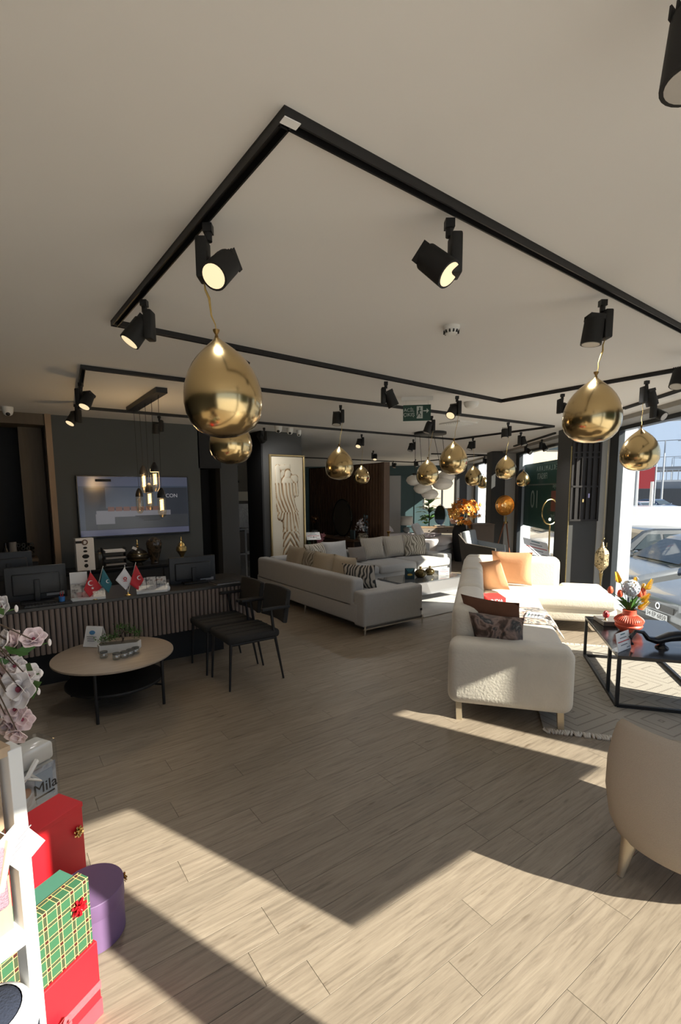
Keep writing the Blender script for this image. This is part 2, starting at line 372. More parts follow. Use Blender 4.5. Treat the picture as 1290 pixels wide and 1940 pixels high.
# window wall: spandrel ledge, head frame, mullions, panes
NW = 4.0
t = M(); sbox(t, 1.9, 20, 3.62, 3.98, 2.66, H - .001); struct(t.build('trim_6', mat('ledge_grey', (.30, .29, .27), .7), smooth=False))
t = M(); sbox(t, 1.9, 20, 3.96, 4.08, 2.6, H); struct(t.build('trim_7', alu, smooth=False))
t = M(); sbox(t, 1.9, 3.55, 3.96, 4.08, -1.4, -.001); sbox(t, 8.28, 20.2, 3.96, 4.08, -1.4, -.001); sbox(t, 3.55, 8.28, 3.96, 4.08, -1.4, -.32); struct(t.build('wall_plinth', extw, smooth=False))
t = M(); sbox(t, 3.55, 8.28, NC, 3.96, -.5, -.34); sbox(t, 3.55, 8.28, NC - .02, NC, -.5, -.012); struct(t.build('trim_14', mat('threshold_stone', (.25, .24, .23), .8), smooth=False))
bays = [(1.95, 2.5), (3.0, 8.28), (8.85, 13.2), (13.75, 18.1), (18.6, 20)]
for i, (s0, s1) in enumerate(bays):
    t = M(); f = .055
    zb = -.32 if i == 1 else 0.0
    sbox(t, s0, s0 + f, 3.97, 4.06, zb, 2.6); sbox(t, s1 - .28, s1, 3.97, 4.06, zb, 2.6); sbox(t, s0, s1, 3.97, 4.06, zb, zb + .05)
    fr = struct(t.build('window_%d' % (i + 6), alu, smooth=False))
    t = M(); sbox(t, s0 + f, s1 - f, 4.01, 4.02, zb + .05, 2.6); t.build('pane', pane_m, fr, False)
# wall between bays, white outside fins
for s0, s1 in ((2.5, 3.0), (8.28, 8.85), (13.2, 13.75), (18.1, 18.6)):
    t = M(); sbox(t, s0 + .02, s1 - .02, 3.98, 4.1, 0, H); struct(t.build('wall_pier', extw, smooth=False))
    t = M(); sbox(t, s0 + .02, s0 + .42, 4.1, 4.41, -1.2, H + .6); struct(t.build('wall_fin', extw, smooth=False))
# street front behind the camera: door bay and shop windows, an added sun-blocking panel in the right bay
t = M(); t.box((.6, FY - .06, H - .03), (7.4, .12, .18)); struct(t.build('trim_8', alu, smooth=False))
t = M(); t.box((1.579, FY - .06, H / 2), (.177, .12, H)); struct(t.build('trim_9', alu, smooth=False))
t = M(); t.box((-2.4, FY - .06, H / 2), (1.2, .12, H)); struct(t.build('wall_front', greyc, smooth=False))
for i, (x0, x1) in enumerate(((-1.8, 1.55), (1.62, 4.27))):
    t = M(); t.box(((x0 + x1) / 2, FY - .05, .03), (x1 - x0, .08, .06)); t.box((x0 + .02, FY - .05, 1.3), (.04, .08, 2.6)); t.box((x1 - .02, FY - .05, 1.3), (.04, .08, 2.6))
    fr = struct(t.build('window_%d' % (i + 11), alu, smooth=False))
    t = M(); t.box(((x0 + x1) / 2, FY - .05, 1.33), (x1 - x0 - .08, .008, 2.54)); t.build('pane', pane_m, fr, False)
t = M(); t.box((3.015, FY - .03, 2.13), (1.91, .01, .94)); tag(t.build('window_poster', mat('sun_blocker_green', (.03, .10, .09), .6), smooth=False), 'added dark green sun blocker on the street window behind the viewer', 'poster')  # unseen panel added so its lower edge cuts off the floor sun patch
t = M(); sbox(t, 1.86, 2.02, 3.93, 4.09, 0, H); struct(t.build('wall_corner_post', alu, smooth=False))

t = M(); sbox(t, 2.02, 2.5, 3.94, 3.975, 0, H); struct(t.build('wall_sun_blocker', greyc, smooth=False))  # added out of view to keep sun off the near part of the rug

rev = mat('reveal_plaster', (.42, .43, .43), .8, var=.03)
for k, (s0, n0) in enumerate(((8.27, 3.83), (13.19, 3.70), (18.09, 3.72))):
    t = M(); sbox(t, s0 - .012, s0 + .012, n0, 3.965, 0, H - .06); struct(t.build('trim_%d' % (k + 10), rev, smooth=False))
# ================================================================== CEILING: tracks, spotlights, balloons
def track(label, pts, closed=False):
    o = thing('lighting_track', label, 'track', (pts[0][0], pts[0][1], H), 0, 'black ceiling lighting tracks')
    n = len(pts); segs = [(pts[i], pts[(i + 1) % n]) for i in range(n if closed else n - 1)]
    for a, c_ in segs:
        a, c_ = V((a[0], a[1], 0)), V((c_[0], c_[1], 0)); d = c_ - a; L = d.length + .036; ang = math.atan2(d.y, d.x); mid = (a + c_) / 2 - V((pts[0][0], pts[0][1], 0))
        t = M(); R = RZ(ang); w = V((-math.sin(ang), math.cos(ang), 0))
        t.box(mid + V((0, 0, -.004)), (L, .036, .008), R); t.box(mid + w * .015 + V((0, 0, -.018)), (L, .006, .028), R); t.box(mid - w * .015 + V((0, 0, -.018)), (L, .006, .028), R)
        t.build('rail', black, o, False)
    return o
A1, B1, C1, D1 = pz(543, 212, H), pz(217, 607, H), pz(950, 757, H), V((4.86, 1.42, H))
tk = track('large black ceiling track rectangle nearest the viewer with a white sticker at its corner', [A1, B1, C1, D1], True)
t = M(); q = pz(550, 233, H - .033) - A1; t.box((q.x, q.y, -.0335), (.05, .028, .002), RZ(0)); t.build('sticker', paper, tk, False)['label'] = 'small white printed sticker'
A2, B2, C2, D2 = pz(157, 692, H), pz(147, 769, H), pz(862, 831, H), pz(1048, 806, H)
track('second black ceiling track rectangle running over the bar pendant and grey sofa', [A2, B2, C2, D2], True)
A3, B3, C3, D3 = pz(500, 838, H), pz(500, 858, H), pz(781, 875, H), pz(926, 861, H)
track('far black ceiling track rectangle above the wooden slat partition', [V((4.9, 9.2, H)), V((4.9, 12.2, H)), C3, D3, V((9.9, 9.5, H))], False)
track('short black ceiling track beside the nearest window at right', [pz(1183, 771, H), pz(1330, 722, H)])
track('short black ceiling track beside the farther window past the lattice column', [pz(974, 844, H), pz(1051, 819, H)])

def screen_dir(a): return (rt * a[0] + up * a[1] - fw * a[2]).normalized()
def spot(x, y, aim, lit, label, side=1, power=9.0, wide=120, size=1.0, light=True):
    p = pz(x, y, H); o = thing('track_spotlight', label, 'spotlight', (p.x, p.y, H - .033), 0, 'black track spotlights')
    d = screen_dir(aim); k = V((rt.x, rt.y, 0)) * side * size
    t = M(); t.box((0, 0, -.016), (.034, .034, .03), RZ(AZ)); t.cyl((0, 0, -.03), (0, 0, -.06), .014, n=10); t.build('adapter', black, o, False)
    t = M(); t.box(-k * .022 + V((0, 0, -.125)), (.075, .042, .145), RZ(AZ), .008); t.build('driver_box', blackm, o)
    pv = k * .045 + V((0, 0, -.155)); L, r = .125 * size, .052 * size
    back, front = pv - d * L * .45, pv + d * L * .55
    hd = M(); hd.cyl(back, front, r * .93, r, 24, True)
    h_ = hd.build('lamp_head', blackm, o)
    t = M()
    q = d.to_track_quat('Z', 'Y').to_matrix()
    for i in range(-3, 4): t.box(back - d * .010 + q @ V((i * .012, 0, 0)), (.004, r * 1.5, .026), q)
    t.build('cooling_fins', blackm, h_, False)
    t = M(); t.cyl(front - d * .004, front + d * .0012, r * .84, n=24); t.build('lens', lens_on if lit else lens_off, h_)
    t = M(); t.cyl(pv - k * .03, pv + k * .01, .012, n=10); t.build('swivel', blackm, o)
    if light:
        ld = bpy.data.lights.new('spot_beam', 'SPOT'); lo = bpy.data.objects.new('spot_beam', ld); C.objects.link(lo); lo.parent = o
        lo.location = front + d * .02; lo.rotation_euler = d.to_track_quat('-Z', 'Y').to_euler(); ld.energy = power; ld.color = (1, .97, .93)
        ld.spot_size = math.radians(wide); ld.spot_blend = 1.0; ld.shadow_soft_size = .04
    return o.location + (-k * .022 + V((0, 0, -.197)))
LAMP_GAIN = 1.1
S_ = [
 (393, 407, (-.28, -.75, .6), 1, 'lit black track spotlight above the largest gold balloon, lens towards the viewer', 1, 16),
 (272, 556, (-.5, -.85, .18), 1, 'lit black track spotlight at the left corner of the nearest track', -1, 34),
 (852, 398, (.6, -.72, .35), 1, 'lit black track spotlight with pointed head at the middle of the nearest long rail', -1, 14),
 (1143, 556, (-.1, -.97, -.12), 0, 'black track spotlight over the large right gold balloon, seen from behind', -1, 0),
 (440, 650, (-.2, -.9, .1), 0, 'black track spotlight hidden behind the largest gold balloon', 1, 0),
 (1380, -128, (-.10, -.97, -.05), 0, 'black spotlight cut off by the top right corner of the picture', -1, 0),
 (731, 716, (.42, -.85, -.2), 0, 'black track spotlight tilted right, left of the green exit sign', 1, 0),
 (866, 744, (-.4, -.75, .4), 1, 'lit black track spotlight just right of the green exit sign', -1, 10),
 (1066, 740, (.4, -.6, .6), 0, 'black track spotlight half hidden behind the large right gold balloon', 1, 0),
 (1226, 714, (.35, -.85, -.2), 0, 'black track spotlight above the balloon hanging before the nearest window', 1, 0),
 (1300, 668, (-.3, -.9, .1), 0, 'black track spotlight cut by the right edge, on the nearest track', -1, 0),
 (152, 718, (-.15, -.9, .35), 1, 'upper one of two lit black spotlights above the television wall corner', 1, 8),
 (143, 760, (-.25, -.9, .4), 1, 'lower one of two lit black spotlights above the television wall corner', -1, 8),
 (301, 783, (-.1, -.95, -.25), 0, 'black track spotlight hanging behind the bulb pendant cords', -1, 0),
 (645, 762, (-.05, -.99, .1), 0, 'black track spotlight holding the balloon in front of the slat partition', -1, 0),
 (818, 783, (-.3, -.9, -.1), 0, 'black track spotlight below the green exit sign, over the globe pendant', -1, 0),
 (963, 796, (-.05, -.99, .1), 0, 'black track spotlight above the balloon in front of the far dark column', -1, 0),
 (987, 815, (.2, -.95, .15), 0, 'black track spotlight near the far corner of the second track', 1, 0),
 (1243, 752, (.35, -.6, .7), 0, 'black track spotlight with visible reflector beside the nearest window', 1, 0),
 (500, 806, (.30, -.55, -.8), 0, 'black track spotlight against the relief pillar beside the security cameras', -1, 22),
 (685, 819, (-.25, -.85, .4), 1, 'small lit black spotlight above the two small balloons by the partition', -1, 24),
 (783, 829, (-.3, -.9, .1), 0, 'small black spotlight left of the globe pendant plate', -1, 0),
 (896, 826, (-.35, -.9, .1), 0, 'small black spotlight right of the globe pendant plate', -1, 0),
 (707, 851, (-.1, -.95, .3), 1, 'tiny lit black spotlight farther back over the slat partition', 1, 30),
 (998, 838, (.4, -.6, .7), 0, 'small black spotlight with reflector beside the farther window', 1, 0),
 (1027, 829, (.3, -.8, .3), 0, 'small black spotlight right of its twin beside the farther window', 1, 0),
 (745, 871, (-.2, -.95, .1), 0, 'tiny black spotlight before the teal wall above the white panel', 1, 0),
 (918, 862, (.2, -.9, .2), 0, 'tiny black spotlight near the farthest column', 1, 0),
 (787, 868, (.1, -.95, .1), 0, 'tiny black spotlight at the corner of the far track', 1, 0),
]
SPOT = {(a[0], a[1]): spot(a[0], a[1], a[2], a[3], a[4], a[5], (a[6] or 10) * LAMP_GAIN) for a in S_}

gb = mat('balloon_gold', (0.66, 0.49, 0.24), 0.2, 1.0, var=0.07, scale=5, coat=0.4)
ribm = mat('gold_ribbon', (0.62, 0.45, 0.16), 0.3, 0.8, var=0.2, scale=60)
knotm = mat('balloon_knot', (0.22, 0.13, 0.04), 0.4, 0.6)
bprof = [(0.0, -.5), (.12, -.492), (.25, -.458), (.36, -.395), (.44, -.30), (.487, -.18), (.5, -.06), (.49, .06), (.462, .17), (.415, .28), (.352, .38), (.275, .47), (.195, .54), (.12, .60), (.06, .645), (.025, .68)]
def balloon(x, y, wpx, top, label, tilt=0.0, hs=1.0, dia=.27, flower=False):
    tp = SPOT[top]; dist = (tp - CP).dot(fw) + .02; dia = wpx * dist / F; c = pd_(x, y, dist)
    o = thing('gold_balloon', label, 'balloon', c, 0, 'gold balloons hung from the spotlights')
    t = M(); t.lathe([(r * dia, (z - .05) * dia * hs) for r, z in bprof], 40); bd = t.build('balloon_body', gb, o)
    R = Matrix.Rotation(tilt, 4, fw); bd.matrix_local = R
    kz = (R @ V((0, 0, .65 * dia * hs)))
    t = M(); t.lathe([(.0, -.012), (.008, -.01), (.005, 0), (.012, .012), (.013, .018), (0, .016)], 12, kz + V((0, 0, .004))); t.build('knot', knotm, o)
    e_ = tp - c; s0 = kz + V((0, 0, .01)); pts = [s0.lerp(e_, k / 6) + rt * .004 * math.sin(k * 2.1) for k in range(7)]
    t = M(); t.tube(pts, [.0015, .0022, .003, .0042, .0048, .004, .002] if wpx > 90 else [.002] * 7, 6); t.build('ribbon', ribm, o)
    if flower:
        t = M(); q = (rt * .36 - up * .2 - fw * .3).normalized() * .5 * dia
        for k in range(5): t.ell(q + rt * random.uniform(-.015, .015) + up * random.uniform(-.015, .015), (.02, .02, .02), 8)
        t.build('sticker', mat('red_sticker', (.4, .01, .02), .4), o)['label'] = 'small dark red sticker'
balloon(422, 742, 147, (393, 407), 'largest gold balloon hanging at left nearest the viewer', -.08, 1.06)
balloon(437, 835, 80, (440, 650), 'gold balloon half hidden directly beneath the largest one')
balloon(1122, 782, 103, (1143, 556), 'large gold balloon hanging at right before the lattice column', .05)
balloon(1212, 855, 67, (1226, 714), 'gold balloon hanging in front of the nearest window')
balloon(643, 880, 53, (645, 762), 'gold balloon in front of the left part of the slat partition')
balloon(685, 901, 30, (685, 819), 'small gold balloon with a red sticker before the slat partition', 0, 1, .27, True)
balloon(703, 907, 24, (707, 851), 'smallest gold balloon half behind the one with red sticker by the partition')
balloon(810, 897, 42, (818, 783), 'gold balloon in front of the white globe pendant')
balloon(859, 870, 53, (866, 744), 'gold balloon with red sticker right of the globe pendant', 0, 1, .27, True)
balloon(897, 903, 32, (896, 826), 'gold balloon before the farthest dark column')
balloon(915, 914, 21, (918, 862), 'small gold balloon half hidden behind another near the far window')
balloon(958, 887, 38, (963, 796), 'gold balloon in front of the second dark column')
balloon(991, 908, 25, (998, 838), 'small dark gold balloon hanging at the farther window')

# exit sign
p = pz(790, 752, H); o = thing('exit_sign', 'green hanging exit sign with running figure and arrow', 'sign', (p.x, p.y, H), math.radians(-42), None)
t = M(); t.box((0, 0, -.02), (.34, .05, .04)); t.build('ceiling_housing', plastic, o, False)
t = M(); t.cyl((-.12, 0, -.04), (-.12, 0, -.085), .002, n=6); t.cyl((.12, 0, -.04), (.12, 0, -.085), .002, n=6); t.build('hanger', chrome, o)
gsign = mat('exit_green', (.006, .05, .032), .4); wsign = mat('sign_white', (.5, .55, .52), .5)
t = M(); t.box((0, 0, -.17), (.30, .012, .17)); pl_ = t.build('sign_plate', gsign, o, False)
text('ACİL\nÇIKIŞ', .05, wsign, pl_, (-.085, -.0072, -.165), (math.pi / 2, 0, 0), ext=.0006)
t = M(); t.box((.03, -.0068, -.165), (.065, .002, .13)); t.build('door_symbol', wsign, pl_, False)
t = M(); t.ell((.03, -.0082, -.122), (.018, .003, .018), 10); t.tube([(.03, -.0085, -.135), (.022, -.0085, -.17)], .008, 6); t.tube([(.022, -.0085, -.17), (.042, -.0085, -.19), (.04, -.0085, -.215)], .005, 6); t.tube([(.022, -.0085, -.17), (.008, -.0085, -.195), (-.004, -.0085, -.215)], .005, 6); t.tube([(.03, -.0085, -.14), (.048, -.0085, -.152)], .004, 6); t.tube([(.03, -.0085, -.14), (.01, -.0085, -.158)], .004, 6); t.build('running_figure', gsign, pl_)
t = M(); t.box((.092, -.0068, -.15), (.045, .002, .012)); t.extrude([(.105, -.0058, -.125), (.13, -.0058, -.15), (.105, -.0058, -.175)], (0, -.002, 0)); t.build('arrow', wsign, pl_, False)

# smoke detector, domes, cameras
p = pz(855, 618, H); o = thing('smoke_detector', 'round white smoke detector on the ceiling', 'smoke detector', (p.x, p.y, H))
t = M(); t.lathe([(0, 0), (.052, 0), (.052, -.014), (.046, -.02), (.046, -.03), (.036, -.048), (.018, -.052), (0, -.052)], 32); t.build('housing', plastic, o)
for k in range(12):
    a = 2 * math.pi * k / 12; t = M(); t.box((.043 * math.cos(a), .043 * math.sin(a), -.036), (.012, .009, .016), RZ(a)); t.build('vent_slot', blackm, o, False)
for x, y, r, lab, nm in ((893, 762, .085, 'white domed ceiling unit right of the exit sign', 'ceiling_dome'), (303, 905, .0, '', '')):
    if r:
        p = pz(x, y, H); t = M(); t.lathe([(0, 0), (r, 0), (r, -.02), (r * .85, -.05), (r * .5, -.07), (0, -.075)], 32); o = t.build(nm, plastic); o.location = p; tag(o, lab, 'ceiling unit')
p = pz(868, 801, H); o = thing('ceiling_vent', 'flat white ceiling vent beside the globe pendant plate', 'vent', (p.x, p.y, H))
t = M(); t.box((0, 0, -.01), (.4, .4, .02)); t.build('frame', plastic, o, False)
for k in range(-3, 4): t = M(); t.box((0, k * .045, -.024), (.32, .012, .01)); t.build('slat', plastic, o, False)
def camera_dome(x, y, r, lab):
    p = pz(x, y, H); o = thing('security_camera', lab, 'camera', (p.x, p.y, H), 0, 'white security cameras')
    t = M(); t.lathe([(0, 0), (r, 0), (r, -.02), (r * .9, -.06), (r * .75, -.085), (r * .4, -.1), (0, -.1)], 24); t.build('housing', plastic, o)
    d = (V((-p.x, -p.y, -.6))).normalized() * r * .55
    t = M(); t.ell((d.x, d.y, -.082), (r * .8, r * .8, r * .8), 16); t.build('eye', blackw, o)
camera_dome(527, 807, .06, 'leftmost of three white security cameras above the relief panel')
camera_dome(549, 811, .055, 'middle of three white security cameras above the relief panel')
camera_dome(566, 815, .04, 'rightmost and smallest of three white security cameras above the relief panel')
camera_dome(14, 771, .06, 'white security camera over the dark niche at the left edge')

# bar pendant with five bulbs
pa, pb = pz(248, 772, H), pz(306, 734, H); mid = (pa + pb) / 2
o = thing('bar_pendant', 'black ceiling bar pendant with five glass tube bulbs in front of the television', 'pendant lamp', (mid.x, mid.y, H))
d = pb - pa; t = M(); t.box((0, 0, -.025), (d.length, .11, .05), RZ(math.atan2(d.y, d.x))); t.build('ceiling_bar', black, o, False)
blob = glass('bulb_glass', (1, .93, .8), .10); fil = mat('filament_lit', (1, .7, .3), .5, emit=(1, .62, .22), es=5.0)
fil0 = mat('filament_off', (.4, .35, .3), .4)
for i, (tx, bx, yt, yb, lit) in enumerate(((258, 263, 925, 973, 0), (267, 271, 882, 934, 1), (275, 282, 915, 966, 1), (286, 292, 876, 931, 1), (297, 305, 924, 980, 1))):
    f_ = (i + .5) / 5; base = pa.lerp(pb, f_); top = py_(bx, yt, base.y); bot = py_(bx, yb, base.y); q = V((top.x - mid.x, top.y - mid.y, 0)); zt = top.z - H; zb = bot.z - H
    b0 = base - mid
    t = M(); t.tube([(b0.x, b0.y, -.05), (q.x, q.y, zt)], .0025, 6); cd = t.build('cord', black, o)
    t = M(); hh = .10; t.lathe([(0, 0), (.012, 0), (.03, -.03), (.042, -.07), (.044, -hh), (0, -hh)], 20, (q.x, q.y, zt)); t.build('socket', blackw, o)
    Lz = zt - hh - zb
    t = M(); t.lathe([(.038, 0), (.042, -.02), (.042, -Lz + .05), (.034, -Lz + .02), (.016, -Lz), (0, -Lz)], 20, (q.x, q.y, zt - hh)); bu = t.build('bulb', blob, o)
    t = M(); zz = zt - hh - .02; n_ = 60; t.tube([(q.x + .016 * math.cos(k * .7), q.y + .016 * math.sin(k * .7), zz - (Lz - .09) * k / n_) for k in range(n_)], .0035, 5); t.build('filament', fil if lit else fil0, bu)
ld = bpy.data.lights.new('bulb_glow', 'POINT'); lo = bpy.data.objects.new('bulb_glow', ld); C.objects.link(lo); lo.parent = o; lo.location = (0, 0, -.85); ld.energy = 10; ld.color = (1, .66, .32); ld.shadow_soft_size = .12

# round pendant with opal globes
p = pz(815, 819, H); o = thing('globe_pendant', 'round black ceiling plate pendant with white oval glass globes', 'pendant lamp', (p.x, p.y, H))
t = M(); t.lathe([(0, 0), (.28, 0), (.28, -.04), (.26, -.045), (0, -.045)], 40); t.build('ceiling_plate', black, o)
opal = mat('opal_glass', (.72, .68, .62), .25, var=.08, scale=6)
for gx, gy, w_, cx in ((786, 910, 34, 787), (801, 925, 36, 795), (814, 936, 33, 812), (838, 916, 40, 822), (845, 903, 34, 838)):
    dist = (V((p.x, p.y, 1.9)) - CP).dot(fw); g = pd_(gx, gy, dist) - V((p.x, p.y, H)); r = w_ / F * dist / 2; c0 = pd_(cx, 822, dist) - V((p.x, p.y, H))
    t = M(); t.tube([(c0.x, c0.y, -.04), (g.x, g.y, g.z + r * .6)], .004, 6); t.build('rod', black, o)
    t = M(); t.lathe([(0, -.62 * r), (.45 * r, -.56 * r), (.8 * r, -.36 * r), (r, -.02 * r), (.86 * r, .33 * r), (.5 * r, .54 * r), (.2 * r, .6 * r), (0, .6 * r)], 28, g); gl = t.build('globe', opal, o)
    t = M(); t.cyl((g.x, g.y, g.z + .56 * r), (g.x, g.y, g.z + .78 * r), .3 * r, n=16); t.build('cap', black, gl)
# ================================================================== LOUNGE FURNITURE
def part(parent, name, m, c, d, bev=0.0, rot=None, seg=3, smooth=True):
    t = M(); t.box(c, d, rot, bev, seg); return t.build(name, m, parent, smooth)
def pillow(loc, rz, tilt, w, h, th, m, label, group=None, roll=0.0):
    t = M(); t.pillow(w, h, th); o = t.build('cushion', m); o.rotation_euler = (tilt, roll, rz); o.location = loc; tag(o, label, 'cushion', group); return o
orange = mat('apricot_velvet', (.62, .33, .17), .85, var=.1, scale=10, sheen=.4, bump=.2, bscale=40)
brown = mat('brown_fabric', (.13, .055, .03), .85, var=.2, scale=20, bump=.2, bscale=200)
camo = ramp_mat('abstract_print', [(.3, (.02, .022, .025)), (.42, (.10, .065, .05)), (.5, (.30, .22, .19)), (.6, (.04, .045, .05)), (.72, (.5, .47, .44))], 'noise', 7, .85, distortion=1.2)
zebra = ramp_mat('wavy_print', [(.38, (.05, .05, .05)), (.55, (.42, .38, .32)), (.8, (.5, .46, .40))], 'wave', 7, .9, distortion=9, detail=1)
zebra2 = ramp_mat('contour_print', [(.25, (.16, .14, .11)), (.42, (.40, .36, .29)), (.8, (.45, .41, .34))], 'wave', 6, .9, distortion=11, detail=1)
stripe = ramp_mat('ribbed_beige', [(.2, (.33, .29, .24)), (.5, (.46, .42, .36))], 'wave', 14, .9, distortion=.2, detail=0, bump=.4)
taupe = mat('taupe_fabric', (.22, .19, .165), .9, var=.08, scale=60)
sand = mat('sand_fabric', (.44, .38, .29), .9, var=.08, scale=60)

# ---- cream corner sofa with chaise, local x runs away from the viewer
SO, SA = V((2.65, 2.34, 0)), math.radians(38.5)
def sofa_pt(a, c_, z=0.0): return SO + V((.7826 * a + .6225 * c_, .6225 * a - .7826 * c_, z))
o = thing('corner_sofa', 'cream velvet corner sofa with chaise and tapered pale legs', 'sofa', SO, SA)
part(o, 'base', beigef, (1.82, -.44, .22), (3.56, .80, .16), .03)
part(o, 'base', beigef, (3.15, -1.28, .22), (.90, .96, .17), .03)
part(o, 'armrest', beigef, (.13, -.42, .365), (.27, .86, .47), .075, seg=5)
for a0, a1 in ((.27, 1.20), (1.22, 2.25), (2.27, 3.34)):
    part(o, 'backrest', beigef, ((a0 + a1) / 2, -.12, .56), (a1 - a0, .25, .50), .085, seg=5)
part(o, 'backrest', beigef, (3.47, -.62, .56), (.25, 1.22, .50), .085, seg=5)
part(o, 'seat_cushion', beigef, (.86, -.555, .37), (1.16, .66, .17), .06, seg=4)
part(o, 'seat_cushion', beigef, (2.05, -.555, .37), (1.20, .66, .17), .06, seg=4)
part(o, 'seat_cushion', beigef, (3.0, -1.0, .37), (.68, 1.52, .17), .06, seg=4)
part(o, 'seat_cushion', beigef, (3.46, -1.5, .37), (.26, .52, .17), .06, seg=4)
legm = mat('pale_leg_metal', (.55, .47, .34), .35, .6)
for x, y, dx, dy in ((.05, -.05, .06, -.06), (.05, -.79, .06, .06), (3.5, -.06, -.06, -.06), (2.78, -1.66, .05, .05), (3.52, -1.66, -.05, .05), (1.8, -.06, .03, -.05), (1.8, -.78, .03, .05)):
    t = M(); t.extrude([(x - .012, y - .008, 0), (x + .012, y - .008, 0), (x + dx * 1.1, y + .0, .15), (x - .012, y + 0, .15)], (0, dy * .7, 0)); t.build('leg', legm, o, False)
# cushions and throw
def spillow(a, c_, z, rz, tilt, w, h, th, m, lab, roll=0): pillow(sofa_pt(a, c_, z), SA + rz, tilt, w, h, th, m, lab, 'cushions on the cream sofa', roll)
spillow(.42, .34, .47, math.radians(62), -.35, .48, .44, .15, brown, 'dark brown cushion leaning behind the arm of the cream sofa')
spillow(.33, .35, .47, math.radians(78), -.42, .40, .34, .15, camo, 'dark abstract printed cushion in front of the brown one on the cream sofa')
spillow(3.20, .62, .46, math.radians(82), -.30, .50, .48, .15, orange, 'large apricot velvet cushion in the far corner of the cream sofa')
spillow(2.75, .42, .46, math.radians(48), -.28, .40, .40, .15, orange, 'smaller apricot velvet cushion in front of the large one on the cream sofa', .2)
t = M()
def thr(u, v):
    a = 1.22 + u * .62; c_ = .34 + v * .62; z = .462 + .005 * math.sin(u * 9) + .004 * math.sin(v * 7 + u * 3)
    if c_ > .86: z -= (c_ - .86) * 1.3
    return sofa_pt(a, c_, z)
t.grid(thr, 14, 14); th_ = t.build('throw_blanket', ramp_mat('throw_print', [(.36, (.06, .06, .065)), (.44, (.42, .30, .24)), (.5, (.52, .48, .42)), (.56, (.10, .10, .11)), (.66, (.48, .43, .38))], 'noise', 6, .9, distortion=1.0))
md = th_.modifiers.new('thick', 'SOLIDIFY'); md.thickness = .008; md.offset = 1
tag(th_, 'patterned throw blanket lying over the seat of the cream sofa', 'blanket')
for a, c_, w, d_, rz, lab in ((1.75, .50, .30, .21, .5, 'open white brochure on the patterned throw'), (1.50, .74, .24, .17, -.2, 'second white leaflet lying nearer the edge of the patterned throw')):
    t = M(); p = sofa_pt(a, c_, .476); t.box((0, 0, 0), (w, d_, .006)); q = thing('brochure', lab, 'brochure', p, SA + rz); t.build('cover', paper, q, False)
    for k in range(4):
        t = M(); t.box((-.02, .06 - k * .03, .0036), (w * .7, .009, .001)); t.build('printed_line', mat('ink_grey', (.2, .2, .22), .7) if k else mat('ink_teal', (.03, .15, .17), .7), q, False)
p = sofa_pt(2.12, .36, .4565); o2 = thing('book', 'thick red book titled India on the cream sofa seat', 'book', p, SA - 1.30)
t = M(); t.box((0, 0, .035), (.20, .26, .07), None, .003); t.build('cover', mat('red_book', (.55, .03, .03), .5), o2, False)
t = M(); t.box((0, .003, .035), (.196, .262, .056)); t.build('pages', paper, o2, False)
text('INDIA', .05, paper, o2, (0, -.131, .035), (math.pi / 2, 0, 0))

# ---- rug under the black table
rugm = bpy.data.materials.new('relief_rug'); rugm.use_nodes = True; nt = rugm.node_tree; bs = nt.nodes['Principled BSDF']; bs.inputs['Roughness'].default_value = 1; bs.inputs['Specular IOR Level'].default_value = .1
tc = nt.nodes.new('ShaderNodeTexCoord'); sp = nt.nodes.new('ShaderNodeSeparateXYZ'); nt.links.new(tc.outputs['Object'], sp.inputs[0])
def mth(op, a, b_=None):
    n = nt.nodes.new('ShaderNodeMath'); n.operation = op
    for i, v in enumerate((a, b_)):
        if v is None: continue
        if isinstance(v, (int, float)): n.inputs[i].default_value = v
        else: nt.links.new(v, n.inputs[i])
    return n.outputs[0]
zx = mth('PINGPONG', sp.outputs[0], .38); zy = mth('PINGPONG', sp.outputs[1], .30)
sm = mth('ADD', zx, zy); ln = mth('PINGPONG', sm, .055); gr = mth('LESS_THAN', ln, .008)
nz = nt.nodes.new('ShaderNodeTexNoise'); nz.inputs['Scale'].default_value = 140; nt.links.new(tc.outputs['Object'], nz.inputs['Vector'])
mx = nt.nodes.new('ShaderNodeMix'); mx.data_type = 'RGBA'; mx.inputs[6].default_value = (.36, .33, .285, 1); mx.inputs[7].default_value = (.25, .225, .195, 1); nt.links.new(gr, mx.inputs[0])
m2 = nt.nodes.new('ShaderNodeMix'); m2.data_type = 'RGBA'; m2.blend_type = 'MULTIPLY'; m2.inputs[0].default_value = .5; nt.links.new(mx.outputs[2], m2.inputs[6]); nt.links.new(nz.outputs['Color'], m2.inputs[7])
nt.links.new(mx.outputs[2], bs.inputs['Base Color'])
hh = mth('ADD', mth('MULTIPLY', gr, -1.0), mth('MULTIPLY', nz.outputs['Fac'], .5)); bp = nt.nodes.new('ShaderNodeBump'); bp.inputs['Strength'].default_value = .8; bp.inputs['Distance'].default_value = .008
nt.links.new(hh, bp.inputs['Height']); nt.links.new(bp.outputs[0], bs.inputs['Normal'])
ro = thing('rug', 'cream grey rug with carved geometric lines and fringe under the black table', 'rug', SO, SA)
part(ro, 'pile', rugm, (1.10, -1.70, .0075), (2.10, 2.08, .013), .004, smooth=False)
t = M()
for k in range(170):
    for e_, sgn in ((.05, -1), (2.15, 1)):
        y = -.67 - 2.06 * k / 169; q = V((e_, y, .008))
        t.tube([q, q + V((sgn * .03, random.uniform(-.01, .01), .006)), q + V((sgn * .06, random.uniform(-.02, .02), -.004))], [.008, .010, .007], 5)
fr = t.build('fringe', mat('fringe_wool', (.6, .56, .5), .95), ro); fr['kind'] = 'stuff'

